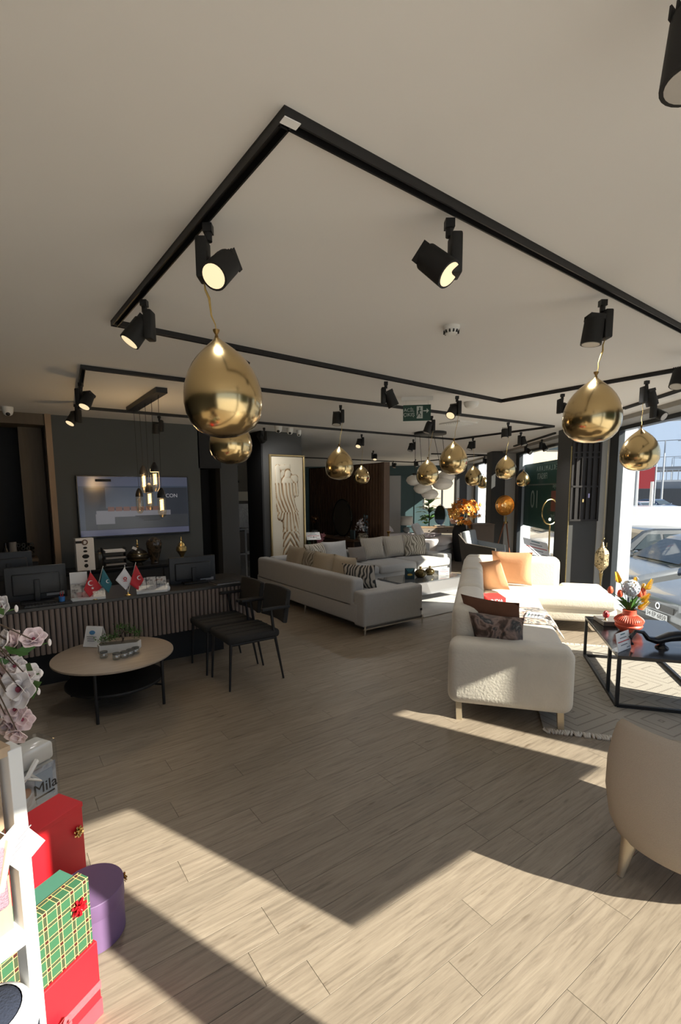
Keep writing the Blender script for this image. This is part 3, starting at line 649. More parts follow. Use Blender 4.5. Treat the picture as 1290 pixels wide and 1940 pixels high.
# ---- black frame table
o = thing('frame_table', 'low black metal frame table on the rug', 'coffee table', SO, SA)
x0, x1, y0, y1, zt = .56, 1.77, -1.25, -1.93, .43
t = M(); t.box(((x0 + x1) / 2, (y0 + y1) / 2, zt - .012), (x1 - x0 + .03, y0 - y1 + .03, .024), None, .002); t.build('table_top', mat('black_stone_top', (.02, .02, .022), .18, var=.3, scale=9), o, False)
for x in (x0, .84, x1):
    for y in (y0, y1): part(o, 'leg', black, (x, y, (zt + .0) / 2 + .006), (.025, .025, zt - .036), smooth=False)
for y in (y0, y1): part(o, 'rail', black, ((x0 + x1) / 2, y, .027), (x1 - x0, .025, .025), smooth=False)
for x in (x0, x1): part(o, 'rail', black, (x, (y0 + y1) / 2, .027), (.025, y0 - y1, .025), smooth=False)
def tpt(a, c_, z=.4315): return sofa_pt(a, c_, z)
# flower vase on it
def petal_flower(t, c, r, n=6, nrm=V((0, 0, 1)), cup=.5):
    q = nrm.to_track_quat('Z', 'Y').to_matrix()
    for k in range(n):
        a = 2 * math.pi * k / n; R = RZ(a)
        pts = [V((0, 0, 0)), V((r * .5, r * .32, r * cup * .5)), V((r, 0, r * cup)), V((r * .5, -r * .32, r * cup * .5))]
        t.quad([V(c) + q @ (R @ p_) for p_ in pts])
VP_ = tpt(1.30, 1.50); o = thing('flower_vase', 'orange red ribbed vase with tulips and yellow flowers on the black table', 'vase', VP_)
redv = mat('coral_ceramic', (.62, .09, .045), .45, var=.05)
prof = [(0, 0), (.065, 0), (.085, .02), (.105, .04), (.112, .055), (.104, .068), (.114, .08), (.118, .098), (.108, .118), (.085, .135), (.06, .150), (.055, .165), (.056, .195), (.050, .197), (.047, .165), (0, .16)]
t = M(); t.lathe(prof, 36); bd = t.build('vase_body', redv, o)
t = M()
for k in range(40):
    a = 2 * math.pi * k / 40; t.tube([((r_ + .0015) * math.cos(a), (r_ + .0015) * math.sin(a), z_) for r_, z_ in prof[7:11]], .003, 4)
t.build('ribbing', redv, bd)
yel = mat('yellow_petal', (.75, .50, .04), .6, var=.2); hyd = mat('blue_white_petal', (.55, .60, .68), .7, var=.15); tul = mat('tulip_red', (.68, .10, .04), .5, var=.2)
random.seed(3)
for lean, hgt, kind in ((-1.25, .20, 't'), (-.72, .17, 't'), (.35, .20, 't'), (.55, .17, 't'), (.75, .19, 't'), (-.75, .36, 'y'), (.45, .30, 'y'), (1.05, .30, 'y'), (.85, .24, 'y'), (1.2, .14, 'y'), (.75, .08, 'y'), (0, .24, 'h')):
    dy = random.uniform(-.05, .05)
    top = rt * (lean * .135) - V((fw.x, fw.y, 0)) * dy + V((0, 0, .19 + hgt * .85))
    st = M(); st.tube([(0, 0, .16), top * .5 + V((0, 0, .12)), top], .003, 5); st.build('stem', leaf, o)
    t = M(); dv = (top - V((0, 0, .15))).normalized()
    if kind == 't': t.lathe([(0, -.026), (.019, -.016), (.025, .006), (.017, .036), (.004, .046)], 10, top); t.build('tulip', tul, o)
    elif kind == 'y':
        for k in range(9): petal_flower(t, top - dv * (.07 - .012 * k) , .042 * (1 - k * .07), 5, dv, .8)
        t.build('yellow_spray', yel, o)
    else:
        for k in range(130):
            q = V((random.gauss(0, 1), random.gauss(0, 1), random.gauss(0, 1))).normalized(); petal_flower(t, top + q * .068, .024, 4, q, .2)
        t.build('hydrangea', hyd, o)
for k in range(28):
    a = random.uniform(-1.2, 1.0); e_ = rt * a * .17 + V((fw.x, fw.y, 0)) * random.uniform(-.06, .06) + V((0, 0, .22 + random.uniform(0, .12))); m_ = e_ * .5 + V((0, 0, .12)); w_ = up.cross(e_).normalized() * .017
    t = M(); t.quad([(0, 0, .17), m_ + w_, e_, m_ - w_]); t.build('leaf', leaf, o, False)
# book under ornaments, red egg ornament, price stand, black sculpture
p = tpt(1.55, 1.40); o = thing('book', 'grey hardback book lying at the far corner of the black table', 'book', p, SA + .15); t = M(); t.box((0, 0, .02), (.25, .19, .04), None, .003); t.build('cover', mat('grey_book', (.16, .15, .14), .6), o, False); t = M(); t.box((.002, 0, .02), (.25, .186, .03)); t.build('pages', paper, o, False)
p = tpt(1.50, 1.36, .4725); o = thing('egg_ornament', 'small red and white jewelled egg ornament on the grey book', 'ornament', p); t = M(); t.lathe([(0, 0), (.018, 0), (.012, .012), (.008, .02)], 14); t.build('foot', gold, o)
t = M(); t.lathe([(0, .018), (.02, .025), (.03, .045), (.028, .065), (.015, .085), (0, .09)], 20); t.build('egg', ramp_mat('jewel_pattern', [(.15, (.7, .65, .6)), (.3, (.45, .02, .03)), (.6, (.3, .01, .02))], 'voronoi', 60, .3), o)
def price_card(o, w, h, m=paper):
    t = M(); t.box((0, 0, h / 2), (w, .004, h)); cd = t.build('card', m, o, False)
    inks = [('ink_teal', (.03, .15, .17)), ('ink_grey', (.2, .2, .22)), ('ink_red', (.5, .05, .05)), ('ink_grey', (.2, .2, .22)), ('ink_grey', (.2, .2, .22))]
    for k, (nm, c_) in enumerate(inks):
        t = M(); t.box((0 if k != 4 else w * .3, -.0026, h * (.88 - .19 * k)), ((.35, .5, .86, .5, .25)[k] * w, .0012, h * .05)); t.build('printed_line', mat(nm, c_, .7), cd, False)
    return cd
p = tpt(.70, 1.32); o = thing('price_stand', 'white price card in an acrylic stand on the black table', 'price card', p, SA - math.pi / 2 + .9); cd = price_card(o, .21, .145); cd.rotation_euler = (-.2, 0, 0)
part(o, 'stand_foot', glass('acrylic', (.95, .95, .95), .15), (0, .03, .003), (.21, .07, .005), smooth=False)
p = tpt(.84, 1.62); o = thing('table_sculpture', 'glossy black looped sculpture on the black table', 'sculpture', p, -.6)
t = M(); t.tube([(-.24, 0, .03), (-.26, 0, .09), (-.22, 0, .14), (-.16, 0, .13), (-.12, 0, .08), (-.05, 0, .06), (.05, 0, .09), (.18, 0, .10), (.30, 0, .06), (.36, 0, .04)], [.012, .014, .014, .016, .02, .03, .04, .045, .035, .02], 12); t.build('looped_body', blackw, o)
t = M(); t.lathe([(0, 0), (.05, 0), (.045, .012), (.02, .03), (.02, .08)], 16); t.build('foot', blackw, o)

# ---- tub armchair at the right edge
TC = V((2.505, .74, 0)); o = thing('tub_armchair', 'beige woven tub armchair with tapered pale legs cut by the right edge', 'armchair', TC, 0)
t = M(); nseg = 40; a0, a1 = math.radians(146), math.radians(146 + 232); face = []
def shell(u, v):
    a = a0 + (a1 - a0) * u; endk = min(u, 1 - u); top = .76 - .05 * math.cos(2 * math.pi * u) * 0
    r_o = .43; th = .095
    prof_ = [(r_o * .66, .13), (r_o * .86, .165), (r_o * 1.0, .27), (r_o * 1.075, .42), (r_o * 1.07, .55), (r_o * 1.02, .645), (r_o * .97, .70), (r_o * .91, .718), (r_o * .84, .70), (r_o * .80, .65), (r_o * .77, .5), (r_o * .76, .30), (r_o * .66, .13)]
    k = v * (len(prof_) - 1); i = min(int(k), len(prof_) - 2); f_ = k - i; r = prof_[i][0] * (1 - f_) + prof_[i + 1][0] * f_; z = prof_[i][1] * (1 - f_) + prof_[i + 1][1] * f_
    s_ = min(1, endk / .045); s_ = math.sqrt(max(0, 1 - (1 - s_) ** 2)); rm, zm = r_o * .87, .46
    r = rm + (r - rm) * (0.15 + .85 * s_); z = zm + (z - zm) * (.88 + .12 * s_)
    return (r * math.cos(a), r * math.sin(a), z)
t.grid(shell, 56, 36); t.build('shell', tubf, o)
t = M(); t.lathe([(0, .17), (.30, .17), (.325, .22), (.33, .38), (.31, .43), (.25, .445), (0, .45)], 36); t.build('seat_cushion', tubf, o)
for a in (math.radians(157), math.radians(247), math.radians(337), math.radians(67)):
    t = M(); c_ = V((math.cos(a), math.sin(a), 0)); t.cyl(c_ * .385, c_ * .345 + V((0, 0, .19)), .013, .036, 12); t.build('leg', legm, o)

# ---- grey corner sofa
o = thing('corner_sofa', 'light grey fabric corner sofa on chrome legs in the middle of the room', 'sofa', (3.45, 4.35, 0))
part(o, 'base', greyf, (.49, 1.42, .22), (.94, 2.80, .20), .02)
part(o, 'base', greyf, (2.2, 2.34, .22), (2.5, .92, .20), .02)
part(o, 'armrest', greyf, (.49, .12, .31), (.96, .22, .42), .035, seg=4)
part(o, 'arm_plinth', mat('grey_plinth', (.07, .065, .06), .6), (.50, .12, .105), (.93, .2, .03), smooth=False)
part(o, 'backrest', greyf, (.10, 1.52, .47), (.19, 2.58, .37), .05, seg=4)
part(o, 'back_panel', greyf, (.055, 1.48, .25), (.10, 2.70, .25), .03)
part(o, 'backrest', greyf, (2.0, 2.70, .47), (3.6, .19, .37), .05, seg=4)
part(o, 'armrest', greyf, (3.52, 2.34, .31), (.22, .92, .42), .035, seg=4)
part(o, 'seat_cushion', greyf, (.58, .78, .38), (.76, 1.10, .15), .045, seg=4)
part(o, 'seat_cushion', greyf, (.58, 1.86, .38), (.76, 1.04, .15), .045, seg=4)
for k in range(3): part(o, 'seat_cushion', greyf, (1.37 + k * .87, 2.22, .38), (.85, .78, .15), .045, seg=4)
t = M(); t.box((.50, .02, .082), (.98, .022, .014)); t.build('chrome_bar', chrome, o, False)
for x, y in ((.03, .02), (.97, .02), (.05, 2.72), (.05, 1.4), (3.55, 2.72), (3.55, 1.95), (1.9, 1.95), (.97, 1.4)): t = M(); t.cyl((x, y, 0), (x, y, .12), .009, .013, 10); t.build('leg', chrome, o)
t = M(); t.box((.93, -.0, .20), (.03, .006, .028)); t.build('brand_tab', blackm, o, False)
def gp(x, y, z, rz, tilt, w, h, th, m, lab): pillow((3.45 + x, 4.35 + y, z), rz, tilt, w, h, th, m, lab, 'cushions on the grey sofa')
hp = math.pi / 2
gp(.36, .52, .455, hp + .5, -.25, .46, .34, .15, zebra, 'black and cream wavy print cushion by the near arm of the grey sofa')
gp(.28, .85, .455, hp, .22, .50, .40, .15, sand, 'sand coloured cushion nearest the arm along the grey sofa back')
gp(.28, 1.35, .455, hp, .22, .50, .40, .15, sand, 'second sand coloured cushion along the grey sofa back')
gp(.30, 1.72, .455, hp, .26, .44, .40, .15, zebra2, 'small mottled cushion between sand cushions on the grey sofa back')
gp(.28, 2.12, .455, hp, .22, .50, .42, .15, sand, 'farthest sand cushion along the grey sofa back near the relief panel')
gp(1.00, 2.47, .455, .3, -.3, .5, .40, .16, zebra2, 'mottled cushion in the corner of the grey sofa')
gp(1.38, 2.50, .455, 0, -.25, .52, .40, .15, greyf, 'plain light grey cushion beside the corner of the grey sofa')
gp(1.80, 2.42, .455, 0, -.3, .38, .28, .13, taupe, 'small taupe cushion in front of the ribbed ones')
gp(2.22, 2.49, .455, 0, -.25, .54, .42, .15, stripe, 'ribbed beige cushion left of the similar one on the grey sofa')
gp(2.76, 2.51, .455, 0, -.25, .54, .42, .15, stripe, 'ribbed beige cushion at the middle of the far grey sofa section')
gp(3.20, 2.40, .455, -.2, -.25, .52, .42, .16, zebra2, 'contour print beige cushion at the right end of the grey sofa')

# ---- mirrored low table and rug of the grey group
t = M(); t.box((0, 0, .006), (2.3, 1.5, .012), None, .003); r2 = t.build('rug', mat('pale_rug', (.42, .41, .40), 1, var=.25, scale=5, bump=.3, bscale=300), None, False); r2.location = (5.66, 5.3, 0); tag(r2, 'pale grey flat rug under the mirrored table', 'rug')
o = thing('mirrored_table', 'low mirrored table with chrome legs before the grey sofa', 'coffee table', (5.48, 5.42, 0))
silver = mat('mirror_panel', (.55, .57, .6), .12, .9, var=.05)
t = M(); t.box((0, 0, .345), (1.30, .66, .012)); t.build('glass_top', mat('dark_glass_top', (.16, .17, .18), .06, .5), o, False)
part(o, 'mirror_box', silver, (0, 0, .24), (1.26, .62, .19), .002, smooth=False)
for x in (-.62, .62):
    for y in (-.30, .30): t = M(); t.box((x, y, .176), (.014, .014, .328)); t.build('leg', chrome, o, False)
def on_mt(x, y): return (5.48 + x, 5.42 + y, .3515)
o = thing('picture_block', 'dark teal picture block with gold motif on the mirrored table', 'picture', on_mt(-.30, -.02), -.6)
part(o, 'panel', mat('night_teal', (.01, .035, .05), .4), (0, 0, .085), (.15, .03, .17), .004, smooth=False)
t = M(); t.ell((0, -.0155, .07), (.08, .004, .035), 16); t.build('gold_motif', mat('motif_gold', (.45, .3, .05), .5), o)
for k in range(-2, 3): t = M(); t.extrude([(k * .006, -.0145, .10), (k * .026 - .006, -.0145, .165), (k * .026 + .006, -.0145, .165)], (0, -.002, 0)); t.build('ray', mat('motif_cyan', (.08, .30, .35), .5), o, False)
for x, y, s_, lab in ((-.05, .0, 1.0, 'larger round bronze pot on the mirrored table'), (.22, .06, .85, 'smaller round bronze pot on the mirrored table')):
    o = thing('bronze_pot', lab, 'pot', on_mt(x, y)); t = M(); t.lathe([(r * s_, z * s_) for r, z in [(0, 0), (.05, 0), (.085, .03), (.095, .065), (.08, .10), (.045, .122), (.02, .128), (0, .128)]], 28); t.build('pot_body', mat('bronze_glaze', (.12, .085, .03), .18, .7), o)
    t = M(); t.lathe([(r * s_, z * s_) for r, z in [(.02, .126), (.018, .15), (.022, .168), (.016, .168), (.0, .15)]], 16); t.build('neck', gold, o)
o = thing('price_stand', 'white price card on the mirrored table beside the bronze pots', 'price card', on_mt(.40, -.08), -.7); price_card(o, .17, .12)

# ---- black chairs by the counter
def chair(loc, lab):
    o = thing('dining_chair', lab, 'chair', loc, 0, 'black chairs at the counter')
    # faces -X; feet x 0..-.52
    part(o, 'seat', blackf, (-.28, 0, .44), (.50, .44, .075), .03, seg=4)
    for k in (-.11, .0, .11): t = M(); t.tube([(-.51, k, .479), (-.05, k, .479)], .003, 5); t.build('seat_seam', blackm, o)
    for y in (-.205, .205):
        t = M(); t.tube([(-.525, y, 0), (-.50, y * .98, .41)], [.009, .014], 8); t.build('leg', black, o)
        t = M(); t.tube([(.0, y, 0), (-.075, y, .40), (-.09, y, .47), (-.115, y * 1.03, .66)], [.009, .014, .014, .012], 8); t.build('leg', black, o)
        part(o, 'armrest', blackm, (-.07, y * 1.06, .672), (.28, .038, .028), .008)
        t = M(); t.tube([(-.50, y * .98, .40), (-.08, y, .40)], .011, 8); t.build('side_rail', black, o)
    t = M()
    def bk(u, v):
        a = (u - .5) * 1.15; x = .045 - .12 * (1 - math.cos(a)) * 1.6 + .05 * (v); y = math.sin(a) * .42
        return (x, y, .52 + v * .30)
    t.grid(bk, 14, 4); b_ = t.build('backrest', blackf, o); md = b_.modifiers.new('t', 'SOLIDIFY'); md.thickness = .045; md.offset = 0; b2 = b_.modifiers.new('b', 'BEVEL'); b2.width = .012; b2.segments = 2
    return o
chair((2.07, 4.01, 0), 'nearer black upholstered chair with armrests standing by the fluted counter')
chair((2.045, 4.49, 0), 'farther black upholstered chair with armrests, half behind the nearer one')

# ---- round coffee table
RT = V((.72, 4.20, 0)); o = thing('round_table', 'round low table with stone look top and dark lower shelf', 'coffee table', RT)
topm = mat('travertine_top', (.36, .29, .22), .45, var=.15, scale=5, stretch=(1, 6, 1))
t = M(); t.lathe([(0, .384), (.455, .384), (.46, .388), (.46, .400), (.455, .404), (0, .404)], 64); t.build('table_top', topm, o)
t = M(); t.lathe([(0, .172), (.37, .172), (.375, .178), (.375, .188), (.37, .194), (0, .194)], 56); t.build('lower_shelf', blackm, o)
for a in (-46, -119, 134, 61):
    a = math.radians(a); c_ = V((math.cos(a), math.sin(a), 0)) * .425; t = M(); t.cyl(c_, c_ + V((0, 0, .395)), .012, n=10); t.build('leg', black, o)
    t = M(); t.tube([c_ + V((0, 0, .165)), c_ * .8 + V((0, 0, .165))], .008, 6); t.build('bracket', black, o)
zt = .4045
def rt_(x, y): q = pz(x, y, zt); return (q.x, q.y, zt)
o = thing('desk_calendar', 'white folded desk calendar with blue oval logo on the round table', 'calendar', rt_(182, 1222), -.75)
for sg in (1, -1): t = M(); t.box((0, sg * .035, .085), (.15, .003, .175), Matrix.Rotation(sg * .38, 3, 'X')); cp_ = t.build('page', paper, o, False)
t = M(); t.ell((0, -.040, .122), (.055, .004, .036), 20, Matrix.Rotation(-.38, 3, 'X')); t.build('blue_logo', mat('logo_blue', (.08, .25, .5), .5), o)
for k in range(3): t = M(); t.box((0, -.0525 - k * .006, .088 - k * .016), (.09 - k * .012, .002, .006), Matrix.Rotation(-.38, 3, 'X')); t.build('printed_line', mat('ink_grey', (.2, .2, .22), .7), o, False)
q = V(rt_(225, 1232)); o = thing('bonsai_planter', 'white boat shaped planter with small bonsai on the round table', 'plant', q, -.25)
t = M(); prof = [(-.16, .02), (-.14, -.045), (0, -.05), (.15, -.045), (.175, .03), (.12, .05), (-.1, .05)]
t.extrude([(x, y, 0) for x, y in prof], (0, 0, .065)); t.build('planter', mat('white_stoneware', (.62, .62, .6), .6), o, False)
t = M(); t.extrude([(x * .93, y * .86, .06) for x, y in prof], (0, 0, .008)); t.build('soil', mat('moss_soil', (.12, .11, .09), .9, var=.5, scale=60), o, False)
t = M(); t.tube([(.03, 0, .06), (.04, .005, .10), (.02, 0, .13), (.05, 0, .16), (.02, 0, .19)], [.012, .01, .008, .007, .005], 7); t.tube([(.02, 0, .13), (-.04, 0, .115), (-.10, 0, .10)], [.007, .005, .003], 6); t.tube([(.05, 0, .15), (.10, 0, .14), (.14, 0, .13)], [.006, .005, .003], 6); t.build('trunk', stemm, o)
random.seed(5)
t = M()
for cx, cz, rx, rz_ in ((-.10, .105, .07, .025), (-.03, .125, .05, .025), (.03, .195, .06, .022), (.10, .165, .05, .025), (.15, .13, .04, .03)):
    for k in range(110):
        p = V((cx + random.gauss(0, rx * .5), random.gauss(0, .028), cz + random.gauss(0, rz_ * .5))); d = V((random.gauss(0, 1), random.gauss(0, 1), random.gauss(.5, 1))).normalized(); w_ = d.cross(V((.3, .5, .8))).normalized() * .005
        t.quad([p, p + d * .008 + w_, p + d * .018, p + d * .008 - w_])
f_ = t.build('foliage', leaf, o, False); f_['kind'] = 'stuff'
gl = glass('clear_glass', (.86, .89, .89), .22, .05); lid = mat('jar_lid', (.12, .13, .13), .35, .5)
for k, (x, y) in enumerate(((197, 1246), (221, 1249), (236, 1246), (247, 1242), (257, 1238))):
    o = thing('glass_jar', ('leftmost little lidded glass jar, apart from the others', 'little lidded glass jar first in the row of four', 'little lidded glass jar second in the row of four', 'little lidded glass jar third in the row of four', 'rightmost little lidded glass jar in the row of four')[k] + ' on the round table', 'jar', rt_(x, y), 0, 'little jars on the round table')
    t = M(); t.lathe([(0, 0), (.026, 0), (.031, .008), (.031, .035), (.026, .042)], 18); t.build('glass_body', gl, o); t = M(); t.lathe([(0, .042), (.029, .042), (.029, .052), (0, .053)], 18); t.build('lid', lid, o)
# ================================================================== COUNTER AND TELEVISION WALL
CY = 4.72
o = thing('reception_counter', 'long dark topped reception counter with fluted taupe front', 'counter', (0, CY, 0))
flut = mat('fluted_taupe', (.20, .155, .13), .6, var=.1)
part(o, 'counter_top', mat('dark_counter_top', (.025, .024, .023), .35), (.55, .365, .735), (3.5, .70, .03), .004, smooth=False)
part(o, 'body', mat('counter_body', (.03, .028, .027), .7), (.50, .30, .53), (3.3, .5, .38), smooth=False)
part(o, 'plinth', blackm, (.45, .36, .17), (3.0, .3, .34), smooth=False)
sl_me = None
xs = -.55
pts = []
while xs < 2.14: pts.append((xs, .03, 0)); xs += .0425
for k in range(1, 9): a = math.pi / 2 * k / 8; pts.append((2.14 + .16 * math.sin(a), .03 + .16 * (1 - math.cos(a)), a))
for k in range(1, 9): pts.append((2.30, .19 + .0425 * k, math.pi / 2))
t = M(); 
def half(n=5):
    return [(-.017 + .034 * k / n, -.012 * math.sin(math.pi * k / n)) for k in range(n + 1)] + [(.017, .01), (-.017, .01)]
t.extrude([(x, y, 0) for x, y in half()], (0, 0, .39)); s0 = t.build('slat', flut, o); s0.location = (pts[0][0], pts[0][1], .33)
for q in pts[1:]:
    c_ = s0.copy(); C.objects.link(c_); c_.parent = o; c_.location = (q[0], q[1], .33); c_.rotation_euler = (0, 0, q[2])
part(o, 'curved_end', mat('counter_body', (.03, .028, .027), .7), (2.215, .37, .53), (.13, .42, .38), .05)
CT = .7502
def ct(x, y): q = pz(x, y, CT); return V((q.x, max(q.y, CY + .075), CT))
# monitors (seen from behind)
scr = mat('monitor_shell', (.018, .019, .021), .45)
def monitor(xl, xr, yt, yb, Y, lab, rz=0.0):
    a, c_ = py_(xl, (yt + yb) / 2, Y), py_(xr, (yt + yb) / 2, Y); w = c_.x - a.x; m_ = (a.x + c_.x) / 2; zt = py_((xl + xr) / 2, yt, Y).z; zb = py_((xl + xr) / 2, yb, Y).z
    o = thing('monitor', lab, 'monitor', (m_, Y, CT), rz, 'black computer monitors')
    h = zt - zb; part(o, 'screen_shell', scr, (0, 0, zb - CT + h / 2), (w, .03, h), .006); part(o, 'back_bulge', scr, (0, -.025, zb - CT + h * .48), (w * .78, .03, h * .62), .012)
    part(o, 'stand_post', black, (0, -.045, (zb - CT + h * .6) / 2 + .006), (.045, .025, zb - CT + h * .6), .004); part(o, 'stand_foot', black, (0, -.03, .008), (.26, .19, .014), .004)
    t = M(); t.box((w * .3, -.0165, zb - CT + h * .14), (w * .3, .002, h * .1)); t.build('label_strip', mat('label_grey', (.25, .25, .26), .5), o, False)
    t = M(); t.box((0, .0155, zb - CT + h / 2), (w * .95, .002, h * .9)); t.build('screen', blackw, o, False)
monitor(8, 126, 1072, 1136, 5.02, 'black monitor seen from behind at the left end of the counter')
monitor(320, 407, 1054, 1106, 5.10, 'black monitor seen from behind at the right end of the counter')
monitor(-30, 62, 1046, 1100, 5.45, 'black monitor behind the left one, cut by the left edge')
# leaflet stands
def leaflets(x, y, Y, lab, back=False):
    p = ct(x, y); o = thing('leaflet_stand', lab, 'leaflet stand', p, -.15)
    part(o, 'tray', white, (0, 0, .015), (.28, .07, .03), .002, smooth=False)
    pm = ramp_mat('leaflet_print', [(.35, (.12, .11, .10)), (.45, (.45, .42, .38)), (.55, (.6, .57, .52)), (.68, (.25, .12, .08))], 'noise', 22, .4) if 'leaflet_print' not in MATS else MATS['leaflet_print']
    for k in range(3): t = M(); t.box((-.092 + .092 * k, .012, .085), (.085, .012, .12 + .008 * (k % 2)), Matrix.Rotation(-.15, 3, 'X')); t.build('leaflet', pm, o, False)
    t = M(); t.box((0, -.034, .05), (.28, .003, .06)); t.build('acrylic_front', glass('acrylic', (.95, .95, .95), .15), o, False)
    if back: t = M(); t.box((-.07, .05, .14), (.14, .006, .22)); t.build('back_card', paper, o, False)
leaflets(168, 1136, 5, 'leaflet stand with white tray behind the left red flag', True)
leaflets(291, 1124, 5, 'leaflet stand with white tray right of the white flag')
# flags
rf = mat('flag_red', (.55, .02, .03), .6, var=.08); tf = mat('flag_teal', (.02, .15, .19), .6, var=.08); wf_ = mat('flag_white', (.75, .75, .78), .6, var=.03); pole = mat('flag_pole', (.75, .73, .68), .35)
def flag(poles, lab, px_base):
    p = ct(*px_base); o = thing('desk_flags', lab, 'flag', p, 0)
    t = M(); t.lathe([(0, 0), (.03, 0), (.03, .006), (.012, .012), (.006, .03), (0, .03)], 18); t.build('base', gold, o)
    for fm_, top, pts, marks in poles:
        tp = py_(top[0], top[1], p.y) - p; t = M(); t.tube([(0, 0, .02), tp], .0028, 6); t.ell(tp, (.009, .009, .009), 8); t.build('pole', pole, o)
        P = [py_(x, y, p.y - .012 * k) - p for k, (x, y) in enumerate(pts)]
        t = M(); t.quad(P); bmesh.ops.subdivide_edges(t.bm, edges=t.bm.edges[:], cuts=6, use_grid_fill=True)
        for v in t.bm.verts: v.co.y += .006 * math.sin(v.co.x * 55 + v.co.z * 30)
        fl = t.build('flag_cloth', fm_, o); md = fl.modifiers.new('t', 'SOLIDIFY'); md.thickness = .002
        cen = sum(P, V()) / len(P)
        for kind, dx, dz, s_ in marks:
            c0 = V((cen.x + dx, min(q.y for q in P) - .010, cen.z + dz)); t = M()
            if kind == 'crescent':
                pts2 = [(c0.x + s_ * math.cos(a), c0.y, c0.z + s_ * math.sin(a)) for a in [math.radians(50 + k * 13) for k in range(21)]] + [(c0.x + s_ * .25 + s_ * .8 * math.cos(a), c0.y, c0.z + s_ * .8 * math.sin(a)) for a in [math.radians(305 - k * 12.5) for k in range(21)]]
                t.extrude(pts2, (0, .002, 0)); t.build('crescent', paper, fl, False)
            elif kind == 'star':
                pts2 = [(c0.x + (s_ if k % 2 == 0 else s_ * .4) * math.cos(math.pi / 2 + k * math.pi / 5), c0.y, c0.z + (s_ if k % 2 == 0 else s_ * .4) * math.sin(math.pi / 2 + k * math.pi / 5)) for k in range(10)]
                t.extrude(pts2, (0, .002, 0)); t.build('star', paper, fl, False)
            elif kind == 'emblem':
                t.lathe([(s_ * .5, 0), (s_, 0), (s_, .002), (s_ * .5, .002), (s_ * .5, 0)], 20); b_ = t.build('emblem', rf, fl); b_.location = c0; b_.rotation_euler = (math.pi / 2, 0, 0)
                t = M(); t.box((c0.x, c0.y, c0.z - s_ * 1.5), (s_ * 2.0, .002, s_ * .35)); t.build('emblem_line', rf, fl, False)
flag([(rf, (171, 1080), [(171, 1083), (193, 1113), (170, 1131), (159, 1117)], [('crescent', -.008, .035, .024), ('star', .004, -.012, .014)]),
      (tf, (195, 1073), [(195, 1076), (212, 1105), (206, 1124), (190, 1106)], [('crescent', .012, .01, .016)])], 'pair of desk flags, red with crescent and star beside teal, on one gold base', (184, 1139))
flag([(wf_, (236, 1071), [(236, 1075), (252, 1099), (239, 1118), (219, 1099)], [('emblem', -.003, .012, .016)]),
      (rf, (257, 1066), [(257, 1069), (272, 1098), (262, 1118), (246, 1107)], [('crescent', .016, .02, .02)])], 'pair of desk flags, white with red emblem beside red, on one gold base', (250, 1133))
# small desk things
p = ct(118, 1143); o = thing('pen_cup', 'small blue cup near the left monitor on the counter', 'cup', p); t = M(); t.lathe([(0, 0), (.022, 0), (.025, .06), (.021, .06), (.02, .005), (0, .005)], 18); t.build('cup_body', mat('blue_plastic', (.03, .16, .45), .4), o); t = M(); t.tube([(0, 0, .01), (.012, 0, .10)], .003, 6); t.tube([(0, 0, .01), (-.01, .008, .095)], .003, 6); t.build('pen', rf, o)
p = ct(322, 1121); t = M(); t.lathe([(0, 0), (.018, 0), (.025, .02), (.022, .04), (.012, .052), (.016, .065), (.01, .078), (0, .08)], 14); o = t.build('small_figurine', plastic); o.location = p; tag(o, 'tiny white figurine beside the right leaflet stand', 'figurine')
p = ct(425, 1104); o = thing('laptop', 'closed silver edged laptop at the right end of the counter', 'laptop', p, .1); part(o, 'lid', scr, (0, 0, .014), (.26, .19, .008), .002, smooth=False); part(o, 'body', mat('silver_edge', (.6, .6, .62), .3, .8), (0, 0, .0055), (.26, .19, .009), .002, smooth=False)
p = ct(94, 1150); o = thing('keyboard', 'black keyboard in front of the left monitor', 'keyboard', p, 0); part(o, 'case', black, (0, .0, .008), (.36, .10, .014), .003, smooth=False); t = M()
for i in range(14):
    for j in range(4): t.box((-.16 + i * .0245, -.036 + j * .024, .0165), (.019, .018, .005))
kk = t.build('keys', scr, o, False); kk['kind'] = 'stuff'

# television
TV = [py_(x, y, ty - .03) for x, y in ((140, 898), (357, 903), (361, 1012), (148, 1020))]
tw, thh = 1.50, .845; tc_ = sum(TV, V()) / 4
o = thing('television', 'large flat television on the grey wall showing a furniture web page', 'television', (tc_.x, ty, tc_.z))
part(o, 'case', blackw, (0, -.03, 0), (tw, .05, thh), .004, smooth=False)
def scr_m(nm, c_, e_=1.0): return mat(nm, c_, .15, emit=c_, es=e_, var=.05)
S0 = part(o, 'screen', scr_m('screen_bg', (.045, .06, .095), .30), (0, -.0565, .004), (tw - .03, .003, thh - .035), smooth=False)
def sb(nm, m_, x, z, w, h, d_=0): t = M(); t.box((x, -.0585 - d_ * .0006, z), (w, .001, h)); t.build(nm, m_, S0, False)
sb('page_header', scr_m('screen_head', (.085, .10, .16), .30), 0, .345, tw - .03, .13)
sb('page_photo', scr_m('screen_photo', (.03, .036, .05), .30), .03, -.03, tw - .1, .58, 1)
sb('page_wall', scr_m('screen_wall', (.07, .085, .12), .30), -.03, .12, .75, .28, 2)
sb('page_floor', scr_m('screen_floor', (.045, .05, .06), .30), .1, -.22, tw - .25, .18, 2)
sb('page_footer', scr_m('screen_foot', (.10, .11, .18), .30), 0, -.36, tw - .03, .08, 1)
sb('logo_box', blackm, -.42, .36, .20, .035, 3)
sofc = scr_m('screen_sofa', (.13, .13, .15), .5)
sb('page_sofa', sofc, -.28, -.10, .5, .09, 4); sb('page_sofa', sofc, -.42, -.17, .24, .14, 5); sb('page_sofa', sofc, .22, -.10, .5, .07, 4)
